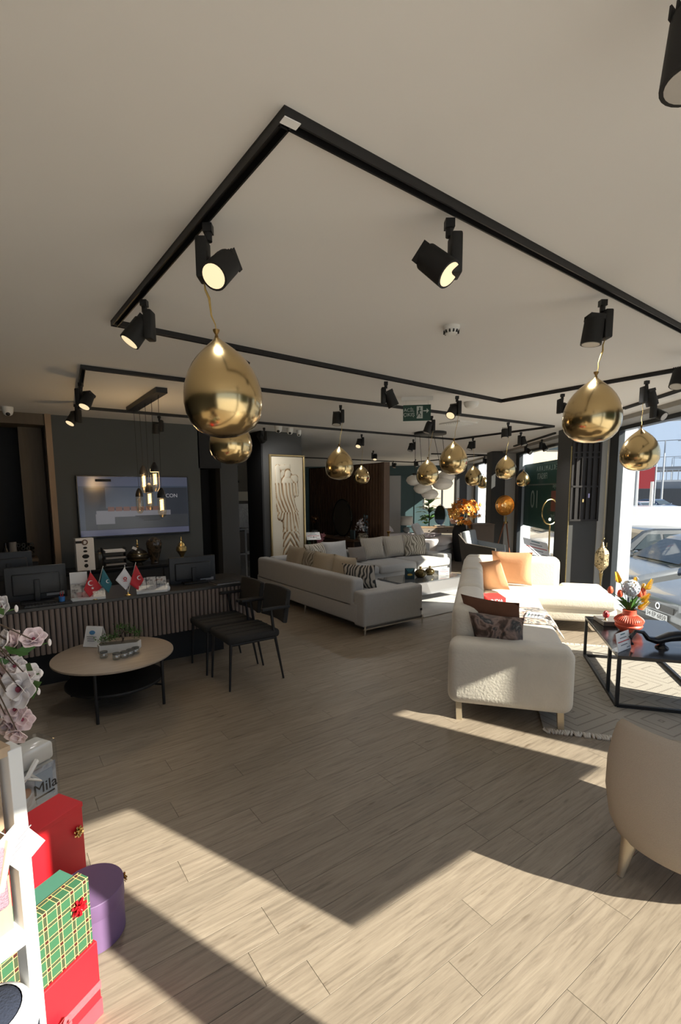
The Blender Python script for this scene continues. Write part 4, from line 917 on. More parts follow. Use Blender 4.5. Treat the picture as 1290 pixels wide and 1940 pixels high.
for k in range(7): sb('page_cushion', scr_m('screen_cushion', (.12, .06, .05), .4), -.34 + k * .10, -.035, .085, .06, 5)
for k in range(4): sb('page_table', blackm, .2, -.14 - k * .022, .42 - .06 * k, .006, 6)
text('ICCON', .075, scr_m('screen_text', (.30, .30, .33), .5), S0, (.46, -.0625, .14), (math.pi / 2, 0, 0))

# back console under the television, with its things
BC = .73
o = thing('back_console', 'long black console under the television', 'console', (1.35, 7.02, 0))
part(o, 'top', blackw, (0, 0, BC - .015), (2.2, .42, .03), .003, smooth=False); part(o, 'body', blackm, (0, .02, (BC - .03) / 2), (2.1, .36, BC - .03), smooth=False)
for k in range(4): part(o, 'drawer_front', scr, (-.79 + .525 * k, -.165, .42), (.51, .015, .5), .002, smooth=False)
def bc(x, Y=6.98): d_ = py_(x, 1000, Y); return V((d_.x, Y, BC + .0003))
o = thing('cookware_carton', 'tall white carton printed with black cookware on the back console', 'box', bc(157, 6.9), .05)
part(o, 'carton', paper, (0, 0, .205), (.21, .10, .41), .002, smooth=False)
t = M(); t.box((-.06, -.051, .365), (.09, .001, .03)); t.build('brand_block', blackm, o, False)
for dx, z, w, h in ((0, .29, .05, .028), (0, .245, .05, .028), (0, .18, .085, .055), (0, .12, .045, .025), (0, .06, .05, .05)): t = M(); t.ell((dx, -.0515, z), (w, .003, h), 14); t.build('printed_pan', blackm, o)
t = M(); t.lathe([(.022, 0), (.036, 0), (.036, .003), (.022, .003), (.022, 0)], 20); q = t.build('printed_ring', mat('ring_brown', (.12, .06, .04), .5), o); q.location = (0, -.0505, .36); q.rotation_euler = (math.pi / 2, 0, 0)
o = thing('metal_jar', 'dark ribbed metal jar beside the cookware carton', 'jar', bc(184, 6.95)); t = M(); t.lathe([(0, 0), (.055, 0), (.058, .01), (.058, .19), (.05, .21), (.03, .215), (.012, .225), (.012, .24), (0, .245)], 24); t.build('jar_body', mat('pewter', (.09, .08, .065), .3, .8), o)
o = thing('paper_tray', 'black stacked letter trays with paper on the back console', 'letter tray', bc(213, 6.95))
for k in range(3): part(o, 'tray', scr, (0, 0, .03 + .085 * k), (.28, .22, .012), .002, smooth=False); t = M(); t.box((0, -.005, .045 + .085 * k), (.24, .20, .018 + .006 * k)); t.build('paper_stack', paper if k == 2 else mat('grey_paper', (.3, .3, .3), .7), o, False)
for x in (-.14, .14): part(o, 'side_frame', scr, (x, .03, .13), (.01, .15, .26), smooth=False)
o = thing('lidded_bowl', 'black bowl with gold rings and tall gold finial on the back console', 'bowl', bc(258, 6.95))
dk = mat('dark_bronze', (.055, .048, .035), .25, .75, var=.3)
t = M(); t.lathe([(0, 0), (.07, 0), (.06, .015), (.055, .03), (.10, .05), (.145, .09), (.15, .12), (.13, .15), (.12, .155)], 30); t.build('bowl_body', dk, o); t = M(); t.lathe([(.125, .155), (.11, .18), (.06, .215), (.02, .235), (0, .236)], 30); t.build('lid', dk, o)
t = M(); t.lathe([(.014, .23), (.022, .245), (.01, .26), (.018, .28), (.008, .30), (.012, .33), (0, .36)], 14); t.build('finial', gold, o)
t = M(); t.box((-.05, -.06, .235), (.06, .003, .035), Matrix.Rotation(.5, 3, 'Y')); t.build('price_tag', paper, o, False)
for z, r in ((.155, .126), (.08, .137)): t = M(); t.lathe([(r, z - .004), (r + .004, z), (r, z + .004)], 30); t.build('ring', golda, o)
o = thing('dark_vase', 'tall dark marbled vase behind the right desk flag', 'vase', bc(290, 6.95)); t = M(); t.lathe([(0, 0), (.05, 0), (.055, .01), (.05, .03), (.075, .12), (.10, .22), (.105, .28), (.09, .33), (.05, .355), (.045, .36), (.04, .35), (0, .33)], 30); t.build('vase_body', ramp_mat('marbled_glaze', [(.35, (.015, .014, .012)), (.5, (.08, .06, .04)), (.6, (.02, .018, .016))], 'noise', 9, .15, distortion=2), o)
t = M(); t.tube([(.075 * math.cos(k * .45), .075 * math.sin(k * .45), .12 + .006 * k) for k in range(15)], .004, 5); t.build('glaze_band', golda, o)
o = thing('gold_burner', 'small gold lidded pot with pointed finial behind the right monitor', 'pot', bc(342, 6.95)); t = M(); t.lathe([(0, 0), (.05, 0), (.03, .02), (.02, .06), (.045, .11), (.075, .15), (.07, .20), (.05, .22)], 24); t.build('pot_body', golda, o); t = M(); t.lathe([(.052, .22), (.045, .25), (.02, .275), (.01, .29), (.016, .305), (.006, .32), (.008, .34), (0, .36)], 20); t.build('lid', gold, o)
# niche shelf at far left
o = thing('niche_cabinet', 'dark low cabinet in the niche left of the television', 'cabinet', (.02, 7.55, 0)); part(o, 'body', mat('niche_dark', (.022, .024, .028), .7), (0, 0, .42), (.8, .45, .84), .003, smooth=False); part(o, 'top', oakd, (0, -.01, .86), (.82, .48, .04), .003, smooth=False)
NT = .8803
def nt_(x, Y=7.45): q = py_(x, 1030, Y); return V((q.x, Y, NT))
for x, r, h, m_, lab, nm in ((24, .042, .21, mat('grey_ceramic', (.22, .21, .20), .6), 'pale grey cylinder vase on the niche cabinet', 'cylinder_vase'), (10, .04, .21, blackw, 'black slender bottle on the niche cabinet', 'bottle')):
    o = thing(nm, lab, 'vase' if r > .041 else 'bottle', nt_(x)); t = M(); t.lathe([(0, 0), (r, 0), (r, h), (r * .9, h + .005), (0, h + .005)] if r > .041 else [(0, 0), (r, 0), (r, .11), (r * .4, .15), (r * .35, h), (0, h)], 22); t.build('body', m_, o)
o = thing('wine_rack_basket', 'dark openwork basket of round pieces on the niche cabinet', 'basket', nt_(47)); 
for i in range(4):
    for j in range(4): t = M(); t.lathe([(.012, -.02), (.024, -.02), (.024, .02), (.012, .02), (.012, -.02)], 12); q = t.build('ring', dk, o); q.location = (-.07 + i * .048, 0, .028 + j * .048); q.rotation_euler = (math.pi / 2, 0, .3 * ((i + j) % 3))

# relief panel on the pillar
RW, RH = .60, 1.62
tl = py_(510, 862, 7.44); tr = py_(574, 864, 7.44); zbot = py_(522, 1088, 7.44).z
RW = tr.x - tl.x; RH = tl.z - zbot; cx = (tl.x + tr.x) / 2
o = thing('relief_panel', 'tall gold framed ivory relief of a draped figure on the grey pillar', 'artwork', (cx, 7.449, zbot))
def seg(px, pz_, a, b_, r0, r1):
    ax, az, bx, bz = a[0], a[1], b_[0], b_[1]; dx, dz = bx - ax, bz - az; t_ = max(0, min(1, ((px - ax) * dx + (pz_ - az) * dz) / (dx * dx + dz * dz))); d_ = math.hypot(px - ax - dx * t_, pz_ - az - dz * t_); r = r0 + (r1 - r0) * t_
    return math.sqrt(max(0, 1 - (d_ / r) ** 2)) * min(r, .16) if d_ < r else 0
def relief(u, v):
    # u across 0..1, v up 0..1 of the panel ; figure space: width 1, height 2.7
    X, Z = u, v * 2.7; h = 0
    body = [((.50, 2.20), (.52, 2.32), .11, .10), ((.50, 1.75), (.50, 2.08), .22, .20), ((.50, 1.45), (.50, 1.75), .24, .22), ((.55, .95), (.52, 1.45), .17, .25), ((.45, .30), (.52, .95), .12, .18), ((.62, .30), (.58, .95), .13, .18), ((.40, .10), (.45, .30), .10, .11),
            ((.20, 2.45), (.22, 1.95), .08, .10), ((.20, 2.45), (.55, 2.48), .06, .06), ((.75, 2.15), (.78, 1.85), .07, .07), ((.62, 2.2), (.75, 2.2), .09, .1), ((.22, 1.95), (.28, 1.35), .10, .12), ((.3, 1.35), (.78, 1.38), .09, .07), ((.80, .5), (.78, 1.3), .07, .08)]
    for a, b_, r0, r1 in body: h = max(h, seg(X, Z, a, b_, r0, r1))
    if h > .01:
        if Z < .95: h += .030 * math.sin(34 * (Z + .9 * abs(X - .53)) + 2 * math.sin(9 * X))
        elif Z < 1.42: h += .030 * math.sin(46 * (X - .53) / (.55 + .8 * (1.5 - Z)) + 3 * Z)
        elif Z < 2.1: h += .028 * math.sin(58 * (X + .28 * (Z - 1.7)) + 1.5 * math.sin(8 * Z))
    return h
NU, NV = 90, 220
hg = [[relief(i / NU, j / NV) for j in range(NV + 1)] for i in range(NU + 1)]
t = M(); t.grid(lambda u, v: ((u - .5) * (RW - .05), -.02 - .30 * hg[round(u * NU)][round(v * NV)] * RW, .03 + v * (RH - .06)), NU, NV)
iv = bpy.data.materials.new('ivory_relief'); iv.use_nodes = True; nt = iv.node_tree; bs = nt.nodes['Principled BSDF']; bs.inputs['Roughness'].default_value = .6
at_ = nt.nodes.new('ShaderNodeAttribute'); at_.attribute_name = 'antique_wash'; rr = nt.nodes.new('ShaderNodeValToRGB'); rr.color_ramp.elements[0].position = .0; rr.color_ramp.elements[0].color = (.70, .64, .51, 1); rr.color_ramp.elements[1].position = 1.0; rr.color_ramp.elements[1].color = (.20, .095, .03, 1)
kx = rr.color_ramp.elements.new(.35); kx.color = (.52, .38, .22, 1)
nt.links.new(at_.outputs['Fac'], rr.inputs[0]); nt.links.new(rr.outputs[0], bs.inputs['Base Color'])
rel = t.build('relief', iv, o); rel['label'] = 'raised ivory figure with brown wash in its folds'
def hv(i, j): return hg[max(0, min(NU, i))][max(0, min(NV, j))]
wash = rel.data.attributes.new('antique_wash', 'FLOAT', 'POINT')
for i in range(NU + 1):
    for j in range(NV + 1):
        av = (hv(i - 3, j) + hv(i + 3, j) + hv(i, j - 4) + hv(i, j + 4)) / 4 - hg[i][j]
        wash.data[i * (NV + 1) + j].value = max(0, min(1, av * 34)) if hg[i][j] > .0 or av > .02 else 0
part(o, 'backing', mat('ivory_plain', (.60, .57, .48), .6), (0, -.01, RH / 2), (RW - .04, .018, RH - .04), smooth=False)
for x, z, w, h in ((-RW / 2, RH / 2, .03, RH), (RW / 2, RH / 2, .03, RH), (0, 0, RW + .03, .03), (0, RH, RW + .03, .03)): part(o, 'frame_bar', mat('frame_gold', (.45, .34, .17), .3, .9), (x, -.024, z), (w, .047, h), .006, smooth=False)

# things in the passage behind
o = thing('corridor_shelf', 'white open shelf unit with dark box in the passage behind the counter', 'shelf unit', (4.02, 8.95, 0))
for x in (-.25, .0, .25): part(o, 'post', white, (x, 0, .5), (.035, .3, 1.0), smooth=False)
for z in (.02, .5, .985): part(o, 'shelf_board', white, (0, 0, z), (.53, .3, .03), smooth=False)
part(o, 'door', taupe, (-.12, -.14, .74), (.2, .012, .42), smooth=False)
o = thing('grey_goose_figure', 'pale stone bird figure on the lower shelf of the corridor unit', 'figurine', (4.14, 8.9, .0352)); t = M(); t.lathe([(0, 0), (.05, 0), (.065, .06), (.06, .13), (.03, .19), (.028, .25), (.035, .28), (0, .31)], 18); t.build('body', mat('pale_stone', (.35, .34, .32), .7), o)
t = M(); t.box((4.1, 10.10, 1.12), (1.7, .06, .66)); o = t.build('marble_panel', ramp_mat('marble', [(.4, (.38, .35, .31)), (.52, (.30, .27, .23)), (.56, (.40, .37, .33))], 'noise', 2.2, .3, distortion=3), None, False); tag(o, 'pale veined marble wall panel at the end of the passage', 'wall panel')
t = M(); t.box((4.1, 10.06, 1.62), (1.7, .14, .2)); o = t.build('wall_ledge', creamw, None, False); tag(o, 'cream ledge above the marble panel in the passage', 'ledge')
o = thing('framed_photo', 'small dark framed photo on the cream ledge in the passage', 'picture', (4.31, 9.975, 1.60)); part(o, 'frame', blackm, (0, 0, .09), (.16, .02, .2), smooth=False); part(o, 'photo', mat('photo_skin', (.4, .25, .2), .5), (0, -.011, .09), (.11, .002, .14), smooth=False)
random.seed(11)
o = thing('cluster_pendant', 'cluster pendant of dark and clear round shades in the passage', 'pendant lamp', (3.95, 9.3, H))
t = M(); t.lathe([(0, 0), (.12, 0), (.12, -.03), (0, -.03)], 20); t.build('ceiling_plate', black, o)
for x, z in ((-.16, -.50), (-.07, -.52), (.04, -.42), (.12, -.50), (.17, -.40), (-.12, -.64), (.08, -.72), (.15, -.80)):
    t = M(); t.tube([(x * .3, 0, -.02), (x, 0, z + .04)], .003, 5); t.build('cord', black, o); t = M(); t.lathe([(.025, -.03), (.05, -.02), (.055, .01), (.03, .045), (0, .05)], 18, (x, random.uniform(-.05, .05), z)); t.build('shade', random.choice((blackw, opal)), o)
# ================================================================== FAR SHOWROOM
# slatted walnut partition (plane X = 6.9), console before it
PXp = 6.9; ya, yb, ph = 8.0, 11.1, 2.32
o = thing('slat_partition', 'dark walnut vertical slat partition behind the grey sofa', 'partition', (PXp, ya, 0))
part(o, 'backing_board', mat('partition_dark', (.035, .022, .015), .7), (.05, (yb - ya) / 2, ph / 2), (.03, yb - ya, ph), smooth=False)
part(o, 'end_post', mat('walnut_light', (.16, .10, .065), .5, var=.3, stretch=(8, 8, .7)), (.03, .0, ph / 2), (.16, .10, ph), smooth=False)
t = M(); t.box((0, 0, ph / 2), (.05, .05, ph - .04)); s0 = t.build('slat', walnut, o, False); s0.location = (.01, .13, 0)
n_ = int((yb - ya - .15) / .105)
for k in range(1, n_): c_ = s0.copy(); C.objects.link(c_); c_.parent = o; c_.location = (.01, .13 + k * .105, 0)
o = thing('wood_console', 'walnut console cabinet standing before the slat partition', 'console', (6.46, 8.35, 0))
part(o, 'top', walnut, (0, 1.1, .645), (.48, 2.5, .03), .004, smooth=False)
for k in range(4): part(o, 'door', walnut, (-.215, .17 + .62 * k, .37), (.02, .60, .50), .003, smooth=False)
part(o, 'body', mat('partition_dark', (.035, .022, .015), .7), (.01, 1.1, .37), (.42, 2.44, .52), smooth=False); part(o, 'plinth', blackm, (.02, 1.1, .05), (.36, 2.3, .10), smooth=False)
Zc = .6605
def cs(x): q = px_(x, 1000, 6.42); return V((6.42, q.y, Zc))
q = cs(645); o = thing('oval_mirror', 'oval dark metal mirror standing on the walnut console', 'mirror', (q.x + .05, q.y, q.z), math.pi / 2)
zt = px_(645, 946, 6.47).z - Zc; hw = (px_(628, 975, 6.47).y - px_(662, 975, 6.47).y) / 2
t = M(); N_ = 48; t.tube([(hw * math.cos(2 * math.pi * k / N_), 0, zt / 2 + .02 + (zt / 2 - .02) * math.sin(2 * math.pi * k / N_)) for k in range(N_ + 1)], .016, 8); t.build('mirror_frame', dk, o)
t = M(); t.lathe([(0, -.003), (1, -.003), (1, .003), (0, .003)], 48); mg = t.build('mirror_glass', mat('dark_mirror', (.26, .22, .165), .22, .6), o); mg.scale = (hw, zt / 2 - .02, 1); mg.rotation_euler = (math.pi / 2, 0, 0); mg.location = (0, 0, zt / 2 + .02)
for x in (-.17, .17): t = M(); t.tube([(x * 1.2, -.08, .013), (x * .6, 0, .05), (x * 1.2, .08, .013)], .012, 6); t.build('foot', chrome, o)
q = cs(596); o = thing('coin_tree', 'copper coin tree sculpture on a pale cube on the console', 'sculpture', q); part(o, 'cube_base', mat('pale_stone', (.35, .34, .32), .7), (0, 0, .055), (.11, .11, .11), .003, smooth=False)
t = M(); t.tube([(0, 0, .11), (0, 0, .32)], .005, 6); t.build('stem', black, o); cop = mat('copper_leaf', (.55, .28, .12), .25, 1.0)
random.seed(2)
for k in range(46):
    d = V((random.gauss(0, 1), random.gauss(0, 1), random.gauss(0, 1))).normalized(); t = M(); t.cyl(V((0, 0, .38)) + d * .09, V((0, 0, .38)) + d * .0945, .02, n=8); t.build('disc', cop, o)
q = cs(668); o = thing('picture_block', 'small landscape picture block on the walnut console', 'picture', q, hp); part(o, 'panel', mat('sky_blue_print', (.12, .17, .18), .5), (0, 0, .10), (.15, .03, .20), .003, smooth=False); t = M(); t.ell((0, -.016, .07), (.10, .004, .06), 12); t.build('yellow_motif', mat('motif_gold', (.45, .3, .05), .5), o)
q = cs(694); o = thing('orchid_pot', 'white and blue flowers in an ornate pot at the right end of the console', 'plant', (q.x - .06, q.y + .05, Zc)); t = M(); t.lathe([(0, 0), (.07, 0), (.11, .05), (.12, .1), (.09, .14), (.1, .155), (0, .15)], 22); t.build('pot', ramp_mat('ornate_glaze', [(.4, (.42, .38, .28)), (.55, (.12, .10, .07))], 'noise', 30, .4), o)
t = M(); wp = mat('white_petal', (.72, .68, .68), .7, var=.1); bpm = mat('blue_leaf', (.10, .18, .22), .7)
for k in range(40): petal_flower(t, V((random.gauss(0, .04), random.gauss(.06, .05), .22 + random.random() * .26)), .035, 5, V((-1, random.gauss(0, .5), random.gauss(0, .5))).normalized(), .3)
t.build('white_blossoms', wp, o)['kind'] = 'stuff'
t = M()
for k in range(50): p = V((random.gauss(0, .03), -.05 - random.random() * .10, .16 + random.random() * .40)); petal_flower(t, p, .022, 3, V((-1, random.gauss(0, .6), random.gauss(0, .6))).normalized(), .2)
t.build('blue_sprigs', bpm, o)['kind'] = 'stuff'
# plant and price stand behind the grey sofa corner
o = thing('flower_stand', 'dark leafy plant with pink flower behind the grey sofa corner', 'plant', (4.95, 7.75, 0)); t = M(); t.lathe([(0, 0), (.12, 0), (.15, .30), (.14, .30), (0, .28)], 22); t.build('pot', blackw, o)
random.seed(8)
for k in range(34):
    a = random.uniform(0, 6.28); e_ = V((math.cos(a) * random.uniform(.08, .30), math.sin(a) * random.uniform(.08, .26), random.uniform(.45, .82))); m_ = e_ * .55 + V((0, 0, .22)); w_ = e_.cross(V((0, 0, 1))).normalized() * .05
    t = M(); t.quad([(0, 0, .28), m_ + w_, e_, m_ - w_]); t.build('leaf', leafd, o, False)
t = M()
for k in range(10): petal_flower(t, V((.10 + random.gauss(0, .04), -.02, .80 + random.gauss(0, .05))), .055, 5, V((-.5, -.7, .3)).normalized(), .4)
t.build('pink_bloom', mat('pink_petal', (.5, .2, .22), .6), o)
o = thing('floor_price_stand', 'slim floor stand with slanted white price sheet beside the relief pillar', 'price stand', (4.72, 7.42, 0), -.4); t = M(); t.tube([(0, 0, 0), (0, 0, .9)], .008, 6); t.lathe([(0, 0), (.10, 0), (.10, .01), (0, .012)], 18); t.build('pole', chrome, o); cd = price_card(o, .26, .20); cd.location = (0, -.04, .84); cd.rotation_euler = (-.9, 0, 0)
# white panel beside partition
t = M(); t.box((0, 0, 1.08), (.5, .05, 2.16), None, .004); o = t.build('white_display_panel', mat('glossy_white', (.55, .54, .52), .25, var=.03), None, False); o.location = pd_(743, 950, 14.5).xy.to_3d(); o.rotation_euler = (0, 0, AZ - hp); tag(o, 'tall glossy white display panel right of the slat partition', 'panel')
o = thing('vase_side_table', 'low dark side table behind the grey sofa carrying two brass vases', 'side table', (6.62, 7.42, 0)); part(o, 'top', walnut, (0, 0, .555), (.62, .32, .03), .004, smooth=False)
for x in (-.28, .28):
    for y in (-.13, .13): part(o, 'leg', black, (x, y, .27), (.025, .025, .54), smooth=False)
for x, s_, lab in ((-.10, 1.0, 'taller brass vase with flared neck behind the grey sofa'), (.14, .62, 'shorter brass vase beside the taller one behind the grey sofa')):
    o = thing('brass_vase', lab, 'vase', (6.62 + x, 7.42, .5705)); t = M(); t.lathe([(r * s_, z * s_) for r, z in [(0, 0), (.05, 0), (.085, .05), (.085, .09), (.05, .14), (.022, .18), (.018, .26), (.03, .31), (.048, .325), (.04, .32), (.012, .26), (0, .25)]], 26); t.build('vase_body', gold, o)
# bed, nightstand, lamp
o = thing('bed', 'bed with white quilt and draped pale throw in the sunlit far corner', 'bed', (8.55, 8.95, 0), math.radians(20))
lin = mat('white_linen', (.72, .68, .68), .9, var=.05, scale=6, bump=.15, bscale=12)
part(o, 'frame', mat('bed_grey', (.3, .3, .31), .8), (0, 0, .16), (1.6, 2.1, .26), .02); part(o, 'mattress', lin, (0, 0, .40), (1.56, 2.04, .24), .06, seg=4)
t = M()
def qlt(u, v):
    x = (u - .5) * 2.16; y = (v - .5) * 1.9 - .15; z = .565 + .015 * math.sin(u * 14 + v * 5) + .01 * math.sin(v * 17)
    if abs(x) > .82: z -= (abs(x) - .82) * 1.6; x = math.copysign(.82 + (abs(x) - .82) * .25, x)
    if y < -1.02: z -= (-1.02 - y) * 1.4
    return (x, y, z)
t.grid(qlt, 40, 30); q = t.build('quilt', lin, o); md = q.modifiers.new('t', 'SOLIDIFY'); md.thickness = .03
part(o, 'folded_throw', mat('lilac_throw', (.50, .45, .48), .95), (.2, -.35, .60), (.8, .55, .05), .02)
part(o, 'headboard', mat('bed_grey', (.3, .3, .31), .8), (0, 1.1, .6), (1.7, .1, 1.1), .04)
for x, z in ((-.38, .60), (.38, .60)): t = M(); t.pillow(.6, .4, .18); q = t.build('bed_pillow', lin, o); q.location = (x, .78, .6); q.rotation_euler = (-.9, 0, 0)
t = M(); t.pillow(.44, .40, .15); q = t.build('cushion', mat('white_fur', (.75, .75, .77), 1, bump=.6, bscale=80)); q.location = (8.05, 8.0, .61); q.rotation_euler = (-.5, 0, .5); tag(q, 'white soft cushion on the foot of the bed', 'cushion')
q = pd_(770, 1010, 13.6); o = thing('nightstand', 'pale nightstand beside the bed under the table lamp', 'nightstand', (q.x, q.y, 0), .3); part(o, 'body', mat('bed_grey', (.3, .3, .31), .8), (0, 0, .28), (.5, .42, .52), .01)
part(o, 'drawer', white, (-.1, -.215, .36), (.26, .012, .2), smooth=False)
o = thing('table_lamp', 'table lamp with white drum shade on the nightstand', 'lamp', (q.x, q.y, .5405)); t = M(); t.ell((0, 0, .08), (.20, .20, .16), 18); t.build('lamp_base', mat('stone_grey', (.35, .35, .34), .6), o); t = M(); t.cyl((0, 0, .15), (0, 0, .24), .01); t.build('neck', chrome, o); t = M(); t.lathe([(.18, .22), (.17, .46)], 28); s_ = t.build('lamp_shade', mat('linen_shade', (.7, .68, .63), .8), o); md = s_.modifiers.new('t', 'SOLIDIFY'); md.thickness = .004
# dressing table with oval mirror, plant
q = pd_(829, 1002, 13.3); o = thing('dressing_table', 'weathered wood dressing table with drawers behind the bed', 'table', (q.x, q.y, 0), AZ - hp - .1); zt = CAMH - (998 - 931) / F * 13.3
part(o, 'top', oak, (0, 0, zt - .015), (.98, .42, .03), .003, smooth=False)
for x in (-.24, .24): d_ = part(o, 'drawer', mat('weathered_wood', (.26, .22, .18), .6, var=.3, stretch=(1, 8, 8)), (x, -.2, zt - .10), (.46, .02, .13), .003, smooth=False); t = M(); t.ell((x, -.215, zt - .10), (.03, .02, .03), 10); t.build('knob', black, d_)
part(o, 'apron', oak, (0, .0, zt - .10), (.95, .38, .14), smooth=False)
for x in (-.46, .46):
    for y in (-.18, .18): part(o, 'leg', black, (x, y, (zt - .17) / 2), (.03, .03, zt - .17), smooth=False)
o2 = thing('oval_mirror', 'oval tilting mirror on the dressing table behind the bed', 'mirror', (q.x + .08, q.y, zt + .0005), AZ - hp + .45); t = M(); t.lathe([(0, -.012), (1, -.012), (1, .012), (0, .012)], 40); g_ = t.build('mirror_glass', mat('plain_mirror', (.35, .36, .37), .06, 1.0), o2); g_.scale = (.18, .27, 1); g_.rotation_euler = (hp, 0, 0); g_.location = (0, 0, .31)
t = M(); t.tube([(.24 * math.cos(k * math.pi / 16), .03, .31 + .29 * math.sin(k * math.pi / 16)) for k in range(-8, 9)], .008, 6); t.box((0, .02, .015), (.3, .14, .03)); t.build('mirror_stand', chrome, o2)
q2 = pd_(812, 985, 14.6); o = thing('fig_plant', 'large broad leaved green plant behind the dressing table', 'plant', (q2.x, q2.y, 0)); t = M(); t.lathe([(0, 0), (.18, 0), (.22, .4), (.2, .4), (0, .38)], 22); t.build('pot', white, o); t = M(); t.tube([(0, 0, .38), (.03, 0, .9), (0, .03, 1.55)], .018, 7); t.build('trunk', stemm, o)
random.seed(21)
lfm = mat('glossy_leaf', (.10, .26, .05), .35, var=.5, scale=4)
for k in range(34):
    a = random.uniform(0, 6.28); z = random.uniform(.7, 1.55); L = random.uniform(.28, .46); d = V((math.cos(a), math.sin(a), random.uniform(-.1, .8))).normalized(); w_ = d.cross(V((0, 0, 1))).normalized() * .10; b0 = V((0, 0, z)); nrm = w_.cross(d).normalized()
    t = M(); t.quad([b0 + d * .06, b0 + d * L * .45 + w_ + nrm * .02, b0 + d * L * .5, b0 + d * L * .45 - w_ + nrm * .02]); t.quad([b0 + d * L * .45 + w_ + nrm * .02, b0 + d * L * .8 + w_ * .7 - V((0, 0, .03)), b0 + d * L - V((0, 0, .07)), b0 + d * L * .5]); t.quad([b0 + d * L * .5, b0 + d * L - V((0, 0, .07)), b0 + d * L * .8 - w_ * .7 - V((0, 0, .03)), b0 + d * L * .45 - w_ + nrm * .02]); t.build('leaf', lfm, o)
# floor vase with orange flowers and brown cabinet
q = V((9.18, 7.86, 0)); o = thing('floor_vase', 'tall black floor vase full of orange flowers', 'vase', q); t = M(); t.lathe([(0, 0), (.10, 0), (.13, .15), (.17, .50), (.175, .72), (.14, .84), (.13, .87), (.115, .86), (0, .8)], 30); t.build('vase_body', blackm, o)
orm = [mat('orange_petal', (.75, .27, .03), .6, var=.25), mat('amber_petal', (.80, .45, .10), .6, var=.25), mat('cream_petal', (.75, .62, .40), .6)]
random.seed(6)
for k in range(64):
    d = V((random.gauss(0, 1), random.gauss(0, 1), random.gauss(.25, .9))).normalized(); p = V((.10 * rt.x, .10 * rt.y, 1.17)) + V((d.x * .36, d.y * .36, d.z * .33)) * random.uniform(.7, 1); t = M()
    for j in range(5): petal_flower(t, p + V((random.gauss(0, .03), random.gauss(0, .03), random.gauss(0, .03))), .055, 5, (d + V((random.gauss(0, .5), random.gauss(0, .5), random.gauss(0, .5)))).normalized(), .4)
    t.build('blossom', orm[0 if random.random() < .55 else (1 if random.random() < .8 else 2)], o, False)
t = M()
for k in range(26):
    d = V((random.gauss(0, .16), random.gauss(0, .16), random.uniform(1.0, 1.3))); t.tube([(0, 0, .82), d], .004, 4)
t.build('stems', leafd, o)['kind'] = 'stuff'
q = V((9.55, 7.50, 0)); o = thing('brown_cabinet', 'brown wooden cabinet side beside the tall black floor vase', 'cabinet', q, AZ - hp); part(o, 'body', mat('taupe_brown', (.16, .125, .10), .55, var=.12), (.02, .2, .45), (.52, .5, .86), .004, smooth=False); part(o, 'top', mat('taupe_brown', (.16, .125, .10), .55), (.02, .2, .89), (.55, .52, .02), smooth=False)
for x in (-.2, .24): part(o, 'leg', black, (x, .0, .01), (.03, .03, .03), smooth=False)
o = thing('floor_price_stand', 'slim floor stand with slanted price sheet left of the black floor vase', 'price stand', (pd_(862, 1060, 12.0).x, pd_(862, 1060, 12.0).y, 0), -.5); t = M(); t.tube([(0, 0, 0), (0, 0, .95)], .008, 6); t.lathe([(0, 0), (.10, 0), (.10, .01), (0, .012)], 18); t.build('pole', chrome, o); cd = price_card(o, .26, .20); cd.location = (0, -.04, .90); cd.rotation_euler = (-.9, 0, 0)
# grey armchair
o = thing('grey_armchair', 'angular light grey armchair with dark outer shell behind the cream sofa', 'armchair', (8.42, 6.50, 0), math.radians(22))
gl_ = mat('pale_blue_grey', (.42, .45, .48), .9, var=.06); ds = mat('dark_shell', (.07, .06, .05), .7)
part(o, 'seat', gl_, (0, -.02, .36), (.62, .62, .16), .04)
part(o, 'backrest', gl_, (0, .32, .60), (.66, .10, .52), .03, Matrix.Rotation(-.2, 3, 'X')); part(o, 'back_shell', ds, (0, .385, .52), (.70, .05, .62), .02, Matrix.Rotation(-.2, 3, 'X'))
for x in (-.37, .37): t = M(); t.extrude([(x - .04, -.33, .18), (x - .04, .36, .16), (x - .04, .46, .80), (x - .04, .30, .62), (x - .04, -.30, .54)], (.08, 0, 0)); t.build('side_panel', ds if x < 0 else gl_, o, False)
for x in (-.3, .3):
    for y in (-.28, .30): t = M(); t.cyl((x, y, 0), (x, y, .19), .010, .014, 8); t.build('leg', black, o)
# gold tripod mirror lamp, second round mirror stand, signs by the window
q = WN(12.3, 3.5); o = thing('tripod_floor_light', 'gold round studio light on a brown wooden tripod by the far column', 'floor lamp', q, AZ - hp - .85)
for a in (90, 210, 330): a = math.radians(a); t = M(); t.tube([(math.cos(a) * .26, math.sin(a) * .26, 0), (math.cos(a) * .03, math.sin(a) * .03, .92)], [.014, .018], 8); t.build('leg', mat('reddish_wood', (.22, .08, .035), .45, var=.2), o)
t = M(); t.cyl((0, 0, .90), (0, 0, 1.06), .02); t.lathe([(0, .88), (.05, .88), (.05, .93), (0, .93)], 16); t.build('hub', gold, o)
t = M(); t.lathe([(0, -.06), (.15, -.05), (.235, .0), (.25, .06), (.235, .06), (.22, .01), (0, .0)], 36); hd = t.build('reflector', gold, o); hd.location = (0, -.02, 1.33); hd.rotation_euler = (hp, 0, 0)
t = M(); t.lathe([(0, .055), (.233, .055), (.233, .05), (0, .05)], 36); q_ = t.build('front_glass', glass('acrylic', (.95, .95, .95), .15), hd)
q = WN(9.55, 3.55); o = thing('round_gold_mirror', 'round gold framed mirror on a slim stand at the farther window', 'mirror', q, AZ - hp + .35)
